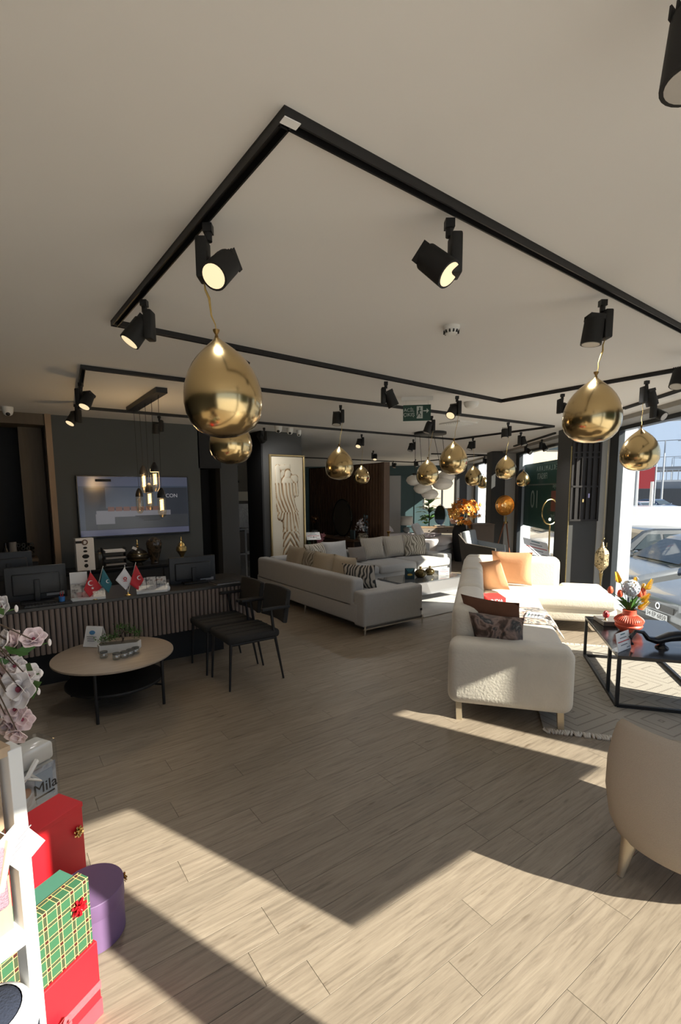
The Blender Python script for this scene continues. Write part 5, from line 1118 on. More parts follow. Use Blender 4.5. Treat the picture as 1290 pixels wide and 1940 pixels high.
t = M(); t.tube([(.20 * math.cos(2 * math.pi * k / 40), 0, 1.28 + .24 * math.sin(2 * math.pi * k / 40)) for k in range(41)], .012, 8); t.build('ring', gold, o)
t = M(); t.cyl((0, 0, .03), (0, 0, 1.04), .015); t.lathe([(0, 0), (.16, 0), (.16, .02), (.03, .04), (0, .04)], 24); t.build('stand', gold, o)
t = M(); t.lathe([(0, -.006), (.03, -.006), (.03, .006), (0, .006)], 20); q_ = t.build('centre_sticker', paper, o); q_.rotation_euler = (hp, 0, 0); q_.location = (-.03, -.02, 1.14)
q = WN(8.55, 2.95); o = thing('floor_price_stand', 'white slanted price sheet on a stand behind the cream sofa', 'price stand', q, AZ - hp + .1); t = M(); t.tube([(0, 0, 0), (0, .05, .66)], .008, 6); t.lathe([(0, 0), (.10, 0), (.10, .01), (0, .012)], 18); t.build('pole', chrome, o)
cd = price_card(o, .46, .34); cd.location = (0, -.10, .58); cd.rotation_euler = (-.75, .25, 0)
q = WN(8.9, 3.1); o = thing('drum_table', 'gold and glass drum side table behind the cream sofa', 'side table', q); t = M(); t.lathe([(0, .50), (.26, .50), (.26, .52), (0, .52)], 32); t.build('top', gl, o); t = M(); t.lathe([(.24, 0), (.26, 0), (.26, .03), (.24, .03), (.24, 0)], 32); t.build('base_ring', gold, o)
for k in range(6): a = k * math.pi / 3; t = M(); t.cyl((.25 * math.cos(a), .25 * math.sin(a), .03), (.25 * math.cos(a), .25 * math.sin(a), .50), .008); t.build('post', gold, o)
# lattice on the near column, hanging lantern
lat = mat('lattice_dark', (.012, .009, .008), .6)
o = thing('lattice_panel', 'dark openwork lattice panel mounted on the column by the window', 'wall panel', WN(8.272, 3.60, 0), WAZ + hp)
z0, z1 = 1.20, 2.47
# local -x runs outwards to the window, +y faces away from the viewer
for x in (-.215, .215): part(o, 'frame_bar', lat, (x, .03, (z0 + z1) / 2), (.03, .03, z1 - z0), smooth=False)
for z in (z0, 1.75, z1): part(o, 'frame_bar', lat, (0, .03, z), (.46, .03, .03), smooth=False)
for x in (-.13, -.045, .045, .13): part(o, 'lattice_slat', lat, (x, .03, (z0 + z1) / 2), (.05, .018, z1 - z0), smooth=False)
for k, z in enumerate((2.30, 2.22)): part(o, 'lattice_rail', lat, (0, .03, z), (.43, .02, .025), smooth=False)
part(o, 'back_plate', mat('lattice_back', (.012, .010, .010), .6), (0, .006, (z0 + z1) / 2), (.44, .006, z1 - z0), smooth=False)
part(o, 'gold_edge', golda, (.24, .02, 1.2), (.012, .02, 2.4), smooth=False)
for x, z, h_ in ((-.06, 1.60, .14), (.03, 1.52, .10)): part(o, 'hanging_charm', mat('violet_charm', (.35, .33, .6), .3) if x < 0 else gold, (x, .045, z), (.025, .01, h_ * .5), smooth=False)
q = ps_(1140, 1060, 7.6); o = thing('hanging_lantern', 'perforated antique gold lantern hanging by the window frame', 'lantern', (q.x, q.y, .30))
pf = ramp_mat('perforated_gold', [(.22, (.03, .02, .01)), (.34, (.42, .33, .18)), (.6, (.60, .48, .28))], 'voronoi', 34, .35, metal=.7, bump=.6)
t = M(); t.lathe([(0, .10), (.02, .12), (.03, .16), (.085, .22), (.10, .25), (.10, .43), (.085, .47), (.04, .52), (.025, .56), (.012, .60), (0, .60)], 8); t.build('lantern_body', pf, o, False)
t = M(); t.lathe([(.0, -.2), (.008, -.2), (.012, .0), (.025, .09), (.03, .12)], 12); t.build('drop_finial', golda, o)
t = M(); t.tube([(.02 * math.cos(k * .5), .02 * math.sin(k * .5), .60 + .006 * k) for k in range(14)], .004, 5); t.tube([(0, 0, .66), (0, 0, H - .31)], .0018, 5); t.build('hanging_chain', golda, o)
t = M(); t.box((.02, -.05, .56), (.03, .004, .07)); t.build('tag', gold, o, False)
# ================================================================== OUTSIDE
GZ = -.77
t = M(); t.prism([(c.x, c.y) for c in (WN(-30, 4.08), WN(-30, 160), WN(160, 160), WN(160, 4.08))], GZ - .2, GZ); struct(t.build('ground', ramp_mat('asphalt', [(.35, (.16, .16, .165)), (.65, (.23, .23, .23))], 'noise', 3, .9, detail=8), smooth=False))
t = M(); t.prism([(-40, -60), (corner.x + 12, -60), (corner.x + .8, FY - .15), (-40, FY - .15)], -.25, -.02); struct(t.build('pavement', mat('pavement_stone', (.45, .43, .40), .9, var=.15), smooth=False))
winm = mat('car_window', (.03, .04, .045), .08, var=.1); tyre = mat('tyre', (.015, .015, .016), .8); rim = mat('alloy', (.4, .4, .42), .3, .9); lampg = mat('headlamp', (.6, .62, .65), .1, .3); grl = mat('grille_black', (.02, .02, .02), .4)
def car(loc, heading, paint, label, kind='hatch', plate=None, L=4.2, wd=1.76, hh=1.48):
    """front at local +x end = 0, body runs to -x"""
    o = thing('parked_car' if kind != 'van' else 'parked_van', label, 'car' if kind != 'van' else 'van', loc, heading, 'vehicles outside the window')
    if kind == 'van':
        bodyp = [(0, .35), (-.04, .75), (-.25, .95), (-1.0, 1.12), (-L, 1.12), (-L, .35)]; cab = [(-.95, 1.10), (-1.55, hh - .03), (-1.9, hh), (-L + .06, hh), (-L, 1.1)]
    else:
        bodyp = [(0, .30), (.0, .58), (-.10, .72), (-.45, .82), (-1.25, .97), (-L + .05, 1.0), (-L, .8), (-L + .05, .30)]; cab = [(-1.15, .95), (-1.85, hh - .06), (-2.15, hh), (-3.1, hh - .01), (-3.75, hh - .14), (-L + .08, .98)]
        if kind == 'sedan': cab = [(-1.2, .95), (-1.9, hh - .06), (-2.2, hh), (-2.9, hh), (-3.65, .98)]
    t = M(); W2 = wd / 2
    def loft(prof, w0, w1, zmid):
        def ww(z): return w1 if z > zmid else w0
        for sgn in (-1, 1): pass
        lo = [t.bm.verts.new((x, -ww(z), z)) for x, z in prof]; hi = [t.bm.verts.new((x, ww(z), z)) for x, z in prof]; n = len(prof)
        t.bm.faces.new(lo[::-1]); t.bm.faces.new(hi)
        for k in range(n): t.bm.faces.new((lo[k], lo[(k + 1) % n], hi[(k + 1) % n], hi[k]))
    loft(bodyp, W2, W2 * .96, .9)
    b_ = t.build('body', paint, o); md = b_.modifiers.new('b', 'BEVEL'); md.width = .09; md.segments = 3; md.limit_method = 'ANGLE'; md.angle_limit = .35
    t = M(); loft(cab, W2 * .93, W2 * .72, 1.05); c_ = t.build('cabin', paint, o); md = c_.modifiers.new('b', 'BEVEL'); md.width = .05; md.segments = 2; md.limit_method = 'ANGLE'
    # windscreen and side glass, slightly proud of the cabin
    (x0, z0), (x1, z1) = cab[0], cab[1]; nn = V((z1 - z0, 0, -(x1 - x0))).normalized() * .012
    if nn.x < 0: nn = -nn
    t = M(); t.quad([V((x0 - .02, -W2 * .86, z0 + .05)) + nn, V((x0 - .02, W2 * .86, z0 + .05)) + nn, V((x1, W2 * .68, z1 - .02)) + nn, V((x1, -W2 * .68, z1 - .02)) + nn]); t.build('windscreen', winm, o, False)
    for sg in (-1, 1):
        segs = ((-1.55, -2.25), (-2.32, -3.0)) if kind != 'van' else ((-1.45, -2.0),)
        for k, (a, c2) in enumerate(segs):
            zt_ = hh - .13; a2 = a - (.40 if k == 0 else 0)
            t = M(); t.quad([(a, sg * (W2 * .935), 1.02), (c2, sg * (W2 * .935), 1.02), (c2, sg * (W2 * .765), zt_), (a2, sg * (W2 * .765), zt_)]); t.build('side_window', winm, o, False)
        t = M(); t.ell((-1.35, sg * (W2 + .06), 1.02), (.12, .2, .13), 10); t.build('wing_mirror', paint, o)
        t = M(); t.extrude([(-.02, sg * W2 * .52, .70), (-.30, sg * W2 * .99, .80), (-.36, sg * W2 * .99, .72), (-.0, sg * W2 * .56, .60)], (.02, 0, .0)); t.build('headlamp', lampg, o, False)
        for x in (-.85, -L + .8):
            t = M(); t.cyl((x, sg * (W2 - .2), .31), (x, sg * (W2 + .01), .31), .31, n=22); w_ = t.build('wheel', tyre, o); t = M(); t.cyl((x, sg * (W2 - .02), .31), (x, sg * (W2 + .02), .31), .2, n=16); t.build('rim', rim, w_)
    part(o, 'bumper', grl, (-.06, 0, .34), (.16, wd * .92, .16), .04)
    part(o, 'grille', grl, (.0, 0, .58), (.02, wd * .40, .11), .005, smooth=False)
    t = M(); t.lathe([(.035, -.004), (.055, -.004), (.055, .004), (.035, .004), (.035, -.004)], 18); q = t.build('emblem', chrome, o); q.location = (.018, 0, .60); q.rotation_euler = (0, hp, 0)
    pt = part(o, 'number_plate', paper, (.032, 0, .44), (.01, .52, .11), smooth=False)
    if plate: text(plate, .105, blackm, pt, (.039, 0, .44), (hp, 0, hp), name='plate_text')
    return o
pg = mat('paint_grey', (.17, .18, .19), .22, .35, coat=.6, var=.03); pdk = mat('paint_dark', (.045, .05, .055), .2, .3, coat=.6, var=.03); pw_ = mat('paint_white', (.42, .43, .45), .3, coat=.5, var=.02); psil = mat('paint_silver', (.38, .40, .43), .25, .5, coat=.5, var=.03); pye = mat('paint_yellow', (.65, .35, .03), .4); pbl = mat('paint_navy', (.03, .05, .10), .3, coat=.4)
def at_out(x, y, z=GZ): q = pz(x, y, z); return V((q.x, q.y, GZ))
SA_ = pn_(1248, 1165, 4.75).dot(Sd); HD = WAZ + hp + .05
def row(s, n): q = WN(s, n); return (q.x, q.y, GZ)
car(row(SA_, 4.74), HD, pg, 'grey hatchback with number plate nearest the window, nose towards the shop', 'hatch', '34 EP 6859', hh=1.5)
car(row(SA_ + 2.45, 4.9), HD, pg, 'second grey hatchback in the row beside the nearest one', 'hatch', hh=1.5)
car(row(SA_ + 4.9, 4.95), HD, pdk, 'dark hatchback third in the row outside', 'hatch', hh=1.5)
car(row(SA_ + 7.4, 5.0), HD, pw_, 'white panel van at the end of the row of grey cars', 'van', L=4.6, hh=1.95, wd=1.85)
car(row(SA_ + 10.0, 5.1), HD, psil, 'silver car in the row seen right of the gold round mirror', 'hatch')
car(row(SA_ + 12.6, 5.2), HD, pw_, 'white car in the row seen past the gold round mirror', 'hatch')
q = pd_(1238, 985, 30); car((q.x, q.y, GZ), math.radians(250), pw_, 'white sedan beyond the van with dark windows', 'sedan', L=4.5, hh=1.45)
q = pd_(1262, 960, 38); car((q.x, q.y, GZ), math.radians(250), psil, 'pale estate car just above the white sedan', 'hatch', L=4.4)
q = pd_(1282, 950, 46); car((q.x, q.y, GZ), math.radians(250), pbl, 'dark blue car at the right edge beyond the white sedan', 'hatch')
q = pd_(1268, 935, 70); car((q.x, q.y, GZ), math.radians(230), pye, 'distant yellow taxi under the overpass', 'sedan')
q = pd_(1218, 938, 66); car((q.x, q.y, GZ), math.radians(230), psil, 'distant silver car near the lamp post', 'sedan')
q = pd_(1206, 955, 34); car((q.x, q.y, GZ), math.radians(235), psil, 'pale van shaped car beside the utility cabinet', 'van', L=4.3, hh=1.8)
# banner hung outside between the columns
gnb = mat('banner_green', (.025, .085, .070), .5, var=.08); bt_ = mat('banner_text', (.42, .50, .47), .6)
bs0, bs1 = 9.3, 13.3
o = thing('window_banner', 'dark green banner with mirrored white lettering across the farther window', 'banner', WN((bs0 + bs1) / 2, 4.22, 0), WAZ)
bz0, bz1 = .78, 2.36
part(o, 'cloth', gnb, (0, 0, (bz0 + bz1) / 2), (bs1 - bs0, .01, bz1 - bz0), smooth=False)
part(o, 'crease', mat('banner_crease', (.20, .22, .20), .6), (0, .007, 1.83), (bs1 - bs0, .004, .03), smooth=False)
for body, x, z, s_ in (('R E K L A M L A R A', .3, 2.20, .17), ('FIRSATI', .65, 2.02, .20), ('Kampanya', -.35, 1.80, .15), ('10', 1.1, 1.45, .62), ('HEDİYE', -.25, 1.08, .16)):
    q = text(body, s_, bt_, o, (x, .0065, z), (hp, 0, math.pi), mirror=True); q.location.y = .0068
part(o, 'printed_picture', mat('banner_picture', (.30, .10, .08), .6, var=.5, scale=3), (-.36, .0065, 1.45), (.78, .004, .46), smooth=False)
# overpass, lamp posts, cabinet, poles
conc = mat('concrete', (.33, .33, .33), .85, var=.1, scale=1); railm = mat('rail_grey', (.36, .38, .40), .6)
az_b = AZ - math.atan((1240 - 628) / 927); dirb = V((math.cos(az_b + hp), math.sin(az_b + hp), 0)); cb = pd_(1240, 905, 62)
o = thing('overpass', 'concrete road overpass with railing in the distance', 'bridge', (cb.x, cb.y, GZ), az_b + hp)
zd = cb.z - GZ
part(o, 'deck', conc, (0, 2.5, zd - 1.0), (60, 6, .8), smooth=False); part(o, 'kerb', mat('concrete_light', (.5, .5, .5), .8), (0, -.6, zd - .45), (60, .3, .3), smooth=False)
part(o, 'handrail', railm, (0, -.6, zd + 1.0), (60, .12, .12), smooth=False)
t = M(); t.box((0, -.6, zd + .3), (.09, .09, 1.4)); r0 = t.build('baluster', railm, o, False)
for k in range(-40, 41):
    if k: c_ = r0.copy(); C.objects.link(c_); c_.parent = o; c_.location = (k * .62, 0, 0)
for x in (-9, 5, 18): part(o, 'pier', conc, (x, 3, (zd - 1.4) / 2), (1.6, 2.2, zd - 1.4), smooth=False)
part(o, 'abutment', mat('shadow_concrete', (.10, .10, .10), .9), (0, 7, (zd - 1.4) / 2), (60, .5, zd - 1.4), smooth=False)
o = thing('overpass', 'second farther upper road deck with thin railing', 'bridge', (cb.x + 18, cb.y + 7, GZ), az_b + hp); part(o, 'deck', conc, (0, 3, zd + 1.55), (80, 6, .6), smooth=False)
t = M(); t.box((0, 0, zd + 2.7), (.08, .08, 1.8)); r0 = t.build('baluster', railm, o, False)
for k in range(-30, 31):
    if k: c_ = r0.copy(); C.objects.link(c_); c_.parent = o; c_.location = (k * 1.1, 0, 0)
part(o, 'handrail', railm, (0, 0, zd + 3.6), (80, .1, .1), smooth=False)
for x in (-30, -12, 6, 24): part(o, 'pier', conc, (x, 3, (zd + 1.3) / 2), (1.4, 1.6, zd + 1.3), smooth=False)
def lamp_post(x, y, dist, h_px, lab, arm=1):
    q = pd_(x, y, dist); o = thing('street_lamp', lab, 'street lamp', (q.x, q.y, GZ), az_b + hp, 'street lamps'); h = pd_(x, h_px, dist).z - GZ
    t = M(); t.cyl((0, 0, 0), (0, 0, h), .12, .06, 8); t.build('pole', railm, o)
    for s_ in ((-1, 1) if arm == 2 else (arm,)): part(o, 'lamp_arm', railm, (s_ * .9, 0, h), (1.8, .08, .08), smooth=False); part(o, 'lamp_head', railm, (s_ * 1.5, 0, h - .06), (.8, .25, .10), smooth=False)
lamp_post(1253, 940, 52, 836, 'tall double armed street lamp beyond the window', 2)
lamp_post(1270, 920, 100, 868, 'shorter street lamp right of the tall double one', -1)
lamp_post(1203, 960, 24, 800, 'slim grey pole nearest the white pier outside', -1)
lamp_post(1031, 960, 50, 845, 'slim street lamp over the green banner', -1)
q = pd_(1227, 905, 45); o = thing('street_banner', 'red hanging banner on a post behind the window balloon', 'banner', (q.x, q.y, GZ), az_b + hp); h = q.z - GZ; t = M(); t.cyl((-.6, 0, 0), (-.6, 0, h + 1.4), .07, n=8); t.build('post', railm, o); part(o, 'flag_cloth', mat('banner_red', (.6, .06, .06), .6), (.1, 0, h), (1.3, .03, 2.0), smooth=False)
q = pd_(1233, 975, 26); o = thing('utility_cabinet', 'weathered grey utility cabinet on the kerb beyond the cars', 'cabinet', (q.x, q.y, GZ), az_b + hp); part(o, 'body', mat('cabinet_grey', (.45, .45, .44), .7, var=.2, scale=4), (0, 0, .62), (1.05, .8, 1.24), .02, smooth=False); part(o, 'roof', mat('cabinet_roof', (.5, .47, .42), .7), (0, 0, 1.28), (1.25, .95, .09), .01, smooth=False); part(o, 'door', mat('cabinet_grey', (.45, .45, .44), .7), (.0, -.405, .62), (.9, .02, 1.1), smooth=False); part(o, 'blue_notice', mat('notice_blue', (.25, .40, .6), .6), (.2, -.42, .85), (.3, .01, .35), smooth=False)
q = pd_(1234, 935, 33); t = M(); t.cyl((0, 0, 0), (0, 0, q.z - GZ + .8), .12, .10, 8); o = t.build('bollard_post', white); o.location = (q.x, q.y, GZ); tag(o, 'white post standing above the utility cabinet', 'post')
# beige building beyond the far window, trees
o = thing('building', 'beige plastered building seen through the farthest window', 'building', WN(30, 6, GZ), WAZ); part(o, 'walls', mat('beige_plaster', (.62, .52, .38), .9, var=.05), (0, 0, 5), (8, 12, 10), smooth=False)
for k in range(4): part(o, 'window', winm, (-4.02, -4 + k * 2.6, 5.2), (.1, 1.1, 1.4), smooth=False)
o = thing('building', 'long pale apartment block in the far distance', 'building', pd_(1045, 900, 140).xy.to_3d() + V((0, 0, GZ)), az_b + hp); part(o, 'walls', mat('pale_block', (.45, .47, .5), .9), (0, 0, 3.4), (30, 10, 6.8), smooth=False); part(o, 'roof', mat('pale_roof', (.6, .6, .62), .8), (0, 0, 7.0), (31, 11, .4), smooth=False)
for k in range(9): part(o, 'window', winm, (-13 + k * 3.2, -5.02, 4.6), (1.6, .1, 1.2), smooth=False)
random.seed(9)
for s_, n_, hh_, lab in ((23.2, 5.8, 3.4, 'bare dark tree outside the window beside the orange flowers'),):
    q = WN(s_, n_); o = thing('street_tree', lab, 'tree', (q.x, q.y, GZ)); t = M(); t.tube([(0, 0, 0), (.05, 0, 1.2), (0, .05, hh_)], [.11, .08, .03], 8)
    for k in range(26):
        a = random.uniform(0, 6.28); z = random.uniform(.9, hh_); e_ = V((math.cos(a) * random.uniform(.5, 1.1), math.sin(a) * random.uniform(.5, 1.1), z + random.uniform(.2, .8))); t.tube([(0, 0, z), e_ * .5 + V((0, 0, z * .5)), e_], [.03, .02, .008], 5)
    t.build('trunk', stemm, o); t = M()
    for k in range(500): p = V((random.gauss(0, .6), random.gauss(0, .6), random.uniform(1.4, hh_ + .6))); petal_flower(t, p, .08, 2, V((random.gauss(0, 1), random.gauss(0, 1), 1)).normalized(), .3)
    t.build('foliage', mat('dry_leaf', (.10, .09, .08), .8), o)['kind'] = 'stuff'
# ================================================================== LEFT FOREGROUND: gift boxes and display shelf
bowg = gold; bowr = mat('bow_red', (.5, .01, .02), .3, .4)
def bow(parent, c, r, m, nrm):
    t = M(); q = nrm.to_track_quat('Z', 'Y').to_matrix()
    random.seed(int(abs(c[0]) * 1000) + 3)
    for ring, (n, tl_) in enumerate(((7, .35), (6, .75), (4, 1.2))):
        for k in range(n):
            a = 2 * math.pi * (k + ring * .4) / n; d = V((math.cos(a), math.sin(a), tl_)).normalized(); w_ = V((-math.sin(a), math.cos(a), 0)) * r * .16
            pts = [V((0, 0, 0)), d * r * .55 + V((0, 0, r * .25)), d * r, d * r * .6 - V((0, 0, r * .05)), V((0, 0, .004))]
            for p0, p1 in zip(pts, pts[1:]): t.quad([V(c) + q @ (p0 - w_), V(c) + q @ (p1 - w_ * .8), V(c) + q @ (p1 + w_ * .8), V(c) + q @ (p0 + w_)])
    return t.build('bow', m, parent, False)
BA = math.radians(31); bx = V((math.cos(BA), math.sin(BA), 0)); by = V((-bx.y, bx.x, 0))
# round purple box
o = thing('hat_box', 'purple round gift box with gold bow on the floor', 'gift box', (.195, 1.945, 0)); t = M(); t.lathe([(0, 0), (.112, 0), (.115, .003), (.115, .16)], 56); t.build('box_body', purplec, o); t = M(); t.lathe([(.117, .135), (.118, .137), (.118, .198), (.116, .2), (0, .2)], 56); t.build('lid', purplec, o)
bow(o, (.118 * .98, .118 * .12, .165), .022, gold, V((1, .1, .1)))
# tall red box
c0 = V((.222, 2.27, 0)); o = thing('gift_box', 'tall red gift box with small gold bow behind the tartan box', 'gift box', c0 - bx * .19 + by * .075, BA); part(o, 'box_body', redc, (0, 0, .17), (.375, .145, .34), .002, smooth=False); part(o, 'lid', redc, (0, 0, .348), (.38, .152, .022), .002, smooth=False); bow(o, (.155, -.075, .24), .026, gold, V((.1, -1, .1)))
# big red box with ribbon, tartan box standing on it
c1 = V((.168, 1.60, 0)); o = thing('gift_box', 'large red gift box with pale red ribbon, lowest by the shelf', 'gift box', c1 - bx * .19 + by * .10, BA); part(o, 'box_body', redc, (0, 0, .133), (.38, .20, .266), .003, smooth=False)
rbm = mat('ribbon_red', (.62, .10, .12), .5, var=.3, scale=90); part(o, 'ribbon', rbm, (0, 0, .11), (.383, .203, .028), smooth=False); bw = bow(o, (.03, -.104, .112), .045, rbm, V((0, -1, 0))); part(o, 'lid_edge', mat('red_card_light', (.66, .06, .08), .45), (0, 0, .03), (.384, .204, .06), smooth=False)
tart = bpy.data.materials.new('tartan_paper'); tart.use_nodes = True; nt = tart.node_tree; bs = nt.nodes['Principled BSDF']; bs.inputs['Roughness'].default_value = .5
tc = nt.nodes.new('ShaderNodeTexCoord'); sp = nt.nodes.new('ShaderNodeSeparateXYZ'); nt.links.new(tc.outputs['Object'], sp.inputs[0])
ux = mth('ADD', sp.outputs[0], 1.0); uz = mth('ADD', sp.outputs[2], mth('MULTIPLY', sp.outputs[1], 1.0)); uz = mth('ADD', uz, 1.0)
def lines(src, per, offs_, w):
    r = None
    for of in offs_:
        f_ = mth('FRACT', mth('DIVIDE', mth('ADD', src, of), per)); l_ = mth('LESS_THAN', mth('ABSOLUTE', mth('SUBTRACT', f_, .5)), w / per); r = l_ if r is None else mth('MAXIMUM', r, l_)
    return r
per = .044
dark = mth('ADD', mth('MULTIPLY', lines(ux, per, (0,), .007), .5), mth('MULTIPLY', lines(uz, per, (0,), .007), .5)); gol = mth('MAXIMUM', lines(ux, per, (-.0062, .0062), .0009), lines(uz, per, (-.0062, .0062), .0009))
mx1 = nt.nodes.new('ShaderNodeMix'); mx1.data_type = 'RGBA'; mx1.inputs[6].default_value = (.035, .125, .06, 1); mx1.inputs[7].default_value = (.06, .012, .01, 1); nt.links.new(dark, mx1.inputs[0])
mx2 = nt.nodes.new('ShaderNodeMix'); mx2.data_type = 'RGBA'; mx2.inputs[7].default_value = (.72, .52, .20, 1); nt.links.new(gol, mx2.inputs[0]); nt.links.new(mx1.outputs[2], mx2.inputs[6]); nt.links.new(mx2.outputs[2], bs.inputs['Base Color'])
o = thing('gift_box', 'green tartan gift box with red bow standing on the large red box', 'gift box', V((.155, 1.605, .2663)) - bx * .18 + by * .055, BA)
part(o, 'box_body', greenc, (-.004, .012, .112), (.35, .10, .224), .002, smooth=False); lidp = part(o, 'lid', tart, (0, -.035, .1155), (.362, .045, .231), .002, smooth=False); bow(o, (.135, -.0595, .165), .028, bowr, V((0, -1, .1)))
# display shelf
SHA = math.radians(24); shp = py_(48, 1600, 1.16); o = thing('display_shelf', 'white framed display shelf with oak panels at the left edge', 'shelf', (shp.x, 1.16, 0), SHA)
ztop = py_(30, 1408, 1.16).z; zc = py_(20, 1768, 1.16).z
part(o, 'post', white, (-.013, .0, ztop / 2), (.026, .045, ztop), .002, smooth=False); part(o, 'post', white, (-.80, .0, ztop / 2), (.036, .05, ztop), .002, smooth=False)
part(o, 'post', white, (-.80, .3, ztop / 2), (.036, .05, ztop), .002, smooth=False)
part(o, 'crossbar', white, (-.41, .0, zc), (.77, .045, .034), .002, smooth=False); part(o, 'crossbar', white, (-.41, .0, .06), (.75, .05, .045), .002, smooth=False)
part(o, 'oak_panel', mat('pale_oak', (.40, .29, .19), .55, var=.25, scale=4, stretch=(9, 9, .7)), (-.41, .012, (zc + ztop) / 2), (.752, .016, ztop - zc - .03), smooth=False)
part(o, 'shelf_board', mat('pale_oak', (.40, .29, .19), .55), (-.42, .16, zc - .0), (.73, .26, .02), smooth=False)
part(o, 'shelf_board', white, (-.42, .15, .10), (.73, .28, .02), smooth=False)
part(o, 'top_board', mat('pale_oak', (.40, .29, .19), .55), (-.42, .15, ztop + .0), (.80, .34, .02), smooth=False)
RS = RZ(SHA); SHL = V((shp.x, 1.16, 0))
def sh(x, y, z): return SHL + RS @ V((x, y, z))
# tartan box inside the lower shelf
o = thing('gift_box', 'second green tartan gift box inside the lower part of the display shelf', 'gift box', sh(-.26, .16, .1103), SHA); part(o, 'box_body', greenc, (0, .02, .21), (.38, .10, .42), .002, smooth=False); part(o, 'lid', tart, (0, -.04, .213), (.39, .045, .426), .002, smooth=False)
# price tag, pink towel, navy roll
q = py_(36, 1602, 1.10); o = thing('price_tag', 'white paper price tag hanging on the display shelf post', 'price tag', q, SHA); t = M(); t.box((0, 0, 0), (.062, .0015, .088), Matrix.Rotation(-.55, 3, 'Y')); t.build('card', paper, o, False)
for k in range(4): t = M(); t.box((.012 - k * .009, -.0012, .022 - k * .015), (.03 - .004 * k, .0006, .0025), Matrix.Rotation(-.55, 3, 'Y')); t.build('printed_line', mat('ink_grey', (.2, .2, .22), .7), o, False)
t = M(); t.tube([(-.02, 0, .035), (-.05, .002, .075), (-.06, .02, .11)], .0008, 5); t.build('string', paper, o)
pinkm = mat('mauve_towel', (.30, .19, .24), .98, var=.2, scale=120, bump=.6, bscale=300)
q = py_(4, 1670, 1.09); o = thing('hand_towel', 'mauve towel hanging over the oak panel of the shelf', 'towel', q, SHA); t = M(); t.box((-.035, 0, .01), (.085, .02, .13), None, .008, 3); t.build('towel_fold', pinkm, o); t = M(); t.box((.004, -.004, .035), (.012, .022, .10), Matrix.Rotation(.25, 3, 'Y'), .003); t.build('cream_border', sand, o)
q = pd_(-16, 2000, .98); zr = pd_(20, 1905, .98).z; o = thing('rolled_blanket', 'navy rolled blanket with white edge standing at the bottom left corner', 'blanket', (q.x, q.y, 0), 0)
t = M(); t.lathe([(0, 0), (.075, 0), (.085, .02), (.085, zr - .05), (.072, zr - .018), (.05, zr - .004), (0, zr)], 32); t.build('roll', mat('navy_fabric', (.018, .024, .045), .95, bump=.4, bscale=200), o)
t = M(); t.lathe([(.060, zr - .004), (.074, zr - .014), (.0865, zr - .045), (.0865, zr - .055)], 32); t.build('white_edge', paper, o)
# bedding pack
o = thing('bedding_pack', 'clear plastic bedding pack with printed cover and white ribbon behind the red box', 'package', V((.155, 2.70, 0)) - bx * .16 + by * .06, BA); lim = mat('folded_linen', (.62, .60, .55), .9, var=.05)
for k in range(5): part(o, 'folded_layer', lim, (0, .0, .05 + .096 * k), (.32, .13, .09), .018)
cov = ramp_mat('bedroom_print', [(.3, (.05, .05, .055)), (.45, (.28, .30, .33)), (.55, (.45, .48, .52)), (.7, (.16, .11, .08))], 'noise', 9, .35, distortion=.8)
part(o, 'printed_cover', cov, (.0, -.070, .20), (.31, .004, .36), smooth=False); part(o, 'window_print', mat('print_blue', (.30, .36, .42), .4), (.09, -.0728, .28), (.09, .002, .15), smooth=False); part(o, 'pillow_print', mat('print_white', (.6, .6, .6), .4), (.04, -.0728, .13), (.16, .002, .07), smooth=False)
t = M(); t.ell((.0, -.073, .29), (.05, .004, .05), 14); t.build('lamp_print', mat('print_copper', (.28, .12, .05), .4), o)
text('Mila', .075, blackm, o, (.095, -.0748, .275), (hp, 0, 0)); t = M(); t.box((.09, -.0745, .235), (.10, .001, .008)); t.build('printed_line', blackm, o, False)
t = M(); t.tube([(-.05, -.075, .36), (.0, -.095, .38), (.05, -.085, .43), (.02, -.08, .38), (.06, -.09, .33), (.0, -.085, .37), (-.06, -.09, .33)], [.004, .012, .014, .008, .012, .008, .004], 7); t.build('ribbon', mat('satin_white', (.75, .74, .70), .3), o)
t = M(); t.box((0, 0, .248), (.345, .158, .494), None, .02); t.build('plastic_sleeve', glass('clear_plastic', (.93, .94, .95), .10, .12), o)
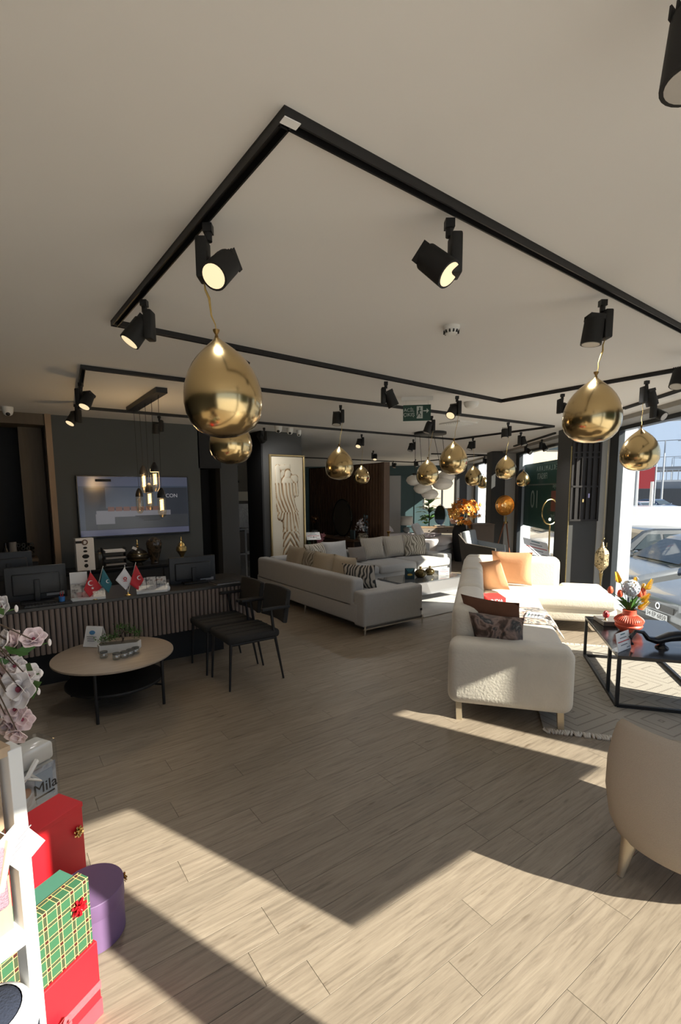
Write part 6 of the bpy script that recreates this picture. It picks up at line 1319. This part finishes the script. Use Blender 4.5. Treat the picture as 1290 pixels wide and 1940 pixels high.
# magnolias in a navy vase on the shelf
zf = ztop + .0105; vz = sh(-.06, .17, zf); o = thing('magnolia_vase', 'navy vase of pale pink magnolia branches on the display shelf', 'vase', vz)
t = M(); t.lathe([(0, 0), (.05, 0), (.075, .04), (.085, .10), (.07, .16), (.045, .20), (.05, .215), (.04, .21), (0, .18)], 26); t.build('vase_body', mat('navy_glaze', (.008, .012, .035), .2), o)
mag = mat('magnolia_petal', (.84, .68, .68), .6, var=.10, scale=30); magw = mat('magnolia_white', (.88, .82, .80), .6, var=.06); core = mat('magnolia_core', (.35, .06, .10), .6)
random.seed(14)
def magnolia(x, y, r, face, dist, m_):
    r *= 1.35
    c = pd_(x, y, dist) - vz; nrm = screen_dir(face); q = nrm.to_track_quat('Z', 'Y').to_matrix(); t = M()
    for ring, (n, op, ln_) in enumerate(((6, .95, 1.0), (4, .45, .8))):
        for k in range(n):
            a = 2 * math.pi * (k + ring * .5) / n + random.uniform(-.15, .15); R = RZ(a)
            def pf(u, v, op=op, ln_=ln_, R=R):
                s_ = u; wv = (v - .5) * 2; wdt = r * .46 * math.sin(math.pi * (.12 + .84 * s_)) * 1.05; x_ = r * ln_ * op * (s_ ** .8); z_ = r * ln_ * (1 - op * .6) * s_ ** 1.3 + .22 * r * (1 - wv * wv * .0) * (wv * wv) * math.sin(math.pi * s_)
                return V(c) + q @ (R @ V((x_, wv * wdt, z_)))
            t.grid(pf, 5, 4)
    b_ = t.build('blossom', m_, o); md = b_.modifiers.new('t', 'SOLIDIFY'); md.thickness = .0012
    t = M(); t.ell(V(c) + nrm * r * .18, (r * .25, r * .25, r * .3), 8); t.build('core', core, b_)
    return c
DM = 1.42
cs_ = [magnolia(*a) for a in ((9, 1150, .027, (-.2, .2, .9), DM, magw), (26, 1222, .034, (-.3, .5, .7), DM, mag), (64, 1213, .028, (.3, .6, .6), DM - .04, mag), (28, 1262, .026, (.4, .2, .8), DM, magw), (8, 1287, .036, (-.4, .3, .8), DM - .05, mag), (52, 1282, .030, (.5, .4, .6), DM, magw), (38, 1305, .042, (.1, .1, .95), DM - .08, magw), (30, 1343, .028, (.2, .1, 1), DM - .06, mag), (42, 1362, .027, (.5, 0, .8), DM - .02, mag), (18, 1372, .024, (-.1, -.2, .9), DM - .05, mag), (34, 1388, .024, (.1, -.5, .8), DM - .06, mag), (0, 1355, .03, (-.4, 0, .9), DM - .04, magw), (5, 1320, .03, (-.2, .2, .9), DM - .02, mag), (14, 1215, .026, (-.5, .3, .7), DM - .03, magw), (0, 1262, .03, (-.2, 0, .9), DM - .02, magw))]
for c in cs_:
    t = M(); t.tube([(0, 0, .17), V((c.x * .3, c.y * .3, max(.24, c.z * .7))), c * 1.0], [.003, .0025, .0015], 6); t.build('branch', stemm, o)
for x, y in ((31, 1153), (94, 1217), (78, 1275), (73, 1310)):
    c = pd_(x, y, DM) - vz; t = M(); t.ell(c, (.010, .010, .022), 8); t.build('bud', magw, o); t = M(); k_ = pd_(x - 22, y + 6, DM) - vz; t.tube([k_, c], .0018, 5); t.build('twig', leaf, o)
for x, y in ((68, 1226), (20, 1252), (60, 1300), (28, 1318), (12, 1392), (55, 1240), (8, 1166), (40, 1330), (14, 1340), (48, 1258), (22, 1292), (66, 1296), (6, 1235), (24, 1376), (36, 1240)):
    c = pd_(x, y, DM - .03) - vz; d = screen_dir((random.uniform(-1, 1), random.uniform(-.5, .5), .4)); w_ = d.cross(fw).normalized() * .013; t = M(); t.quad([c, c + d * .02 + w_, c + d * .048, c + d * .02 - w_]); t.build('leaf', leaf, o, False)
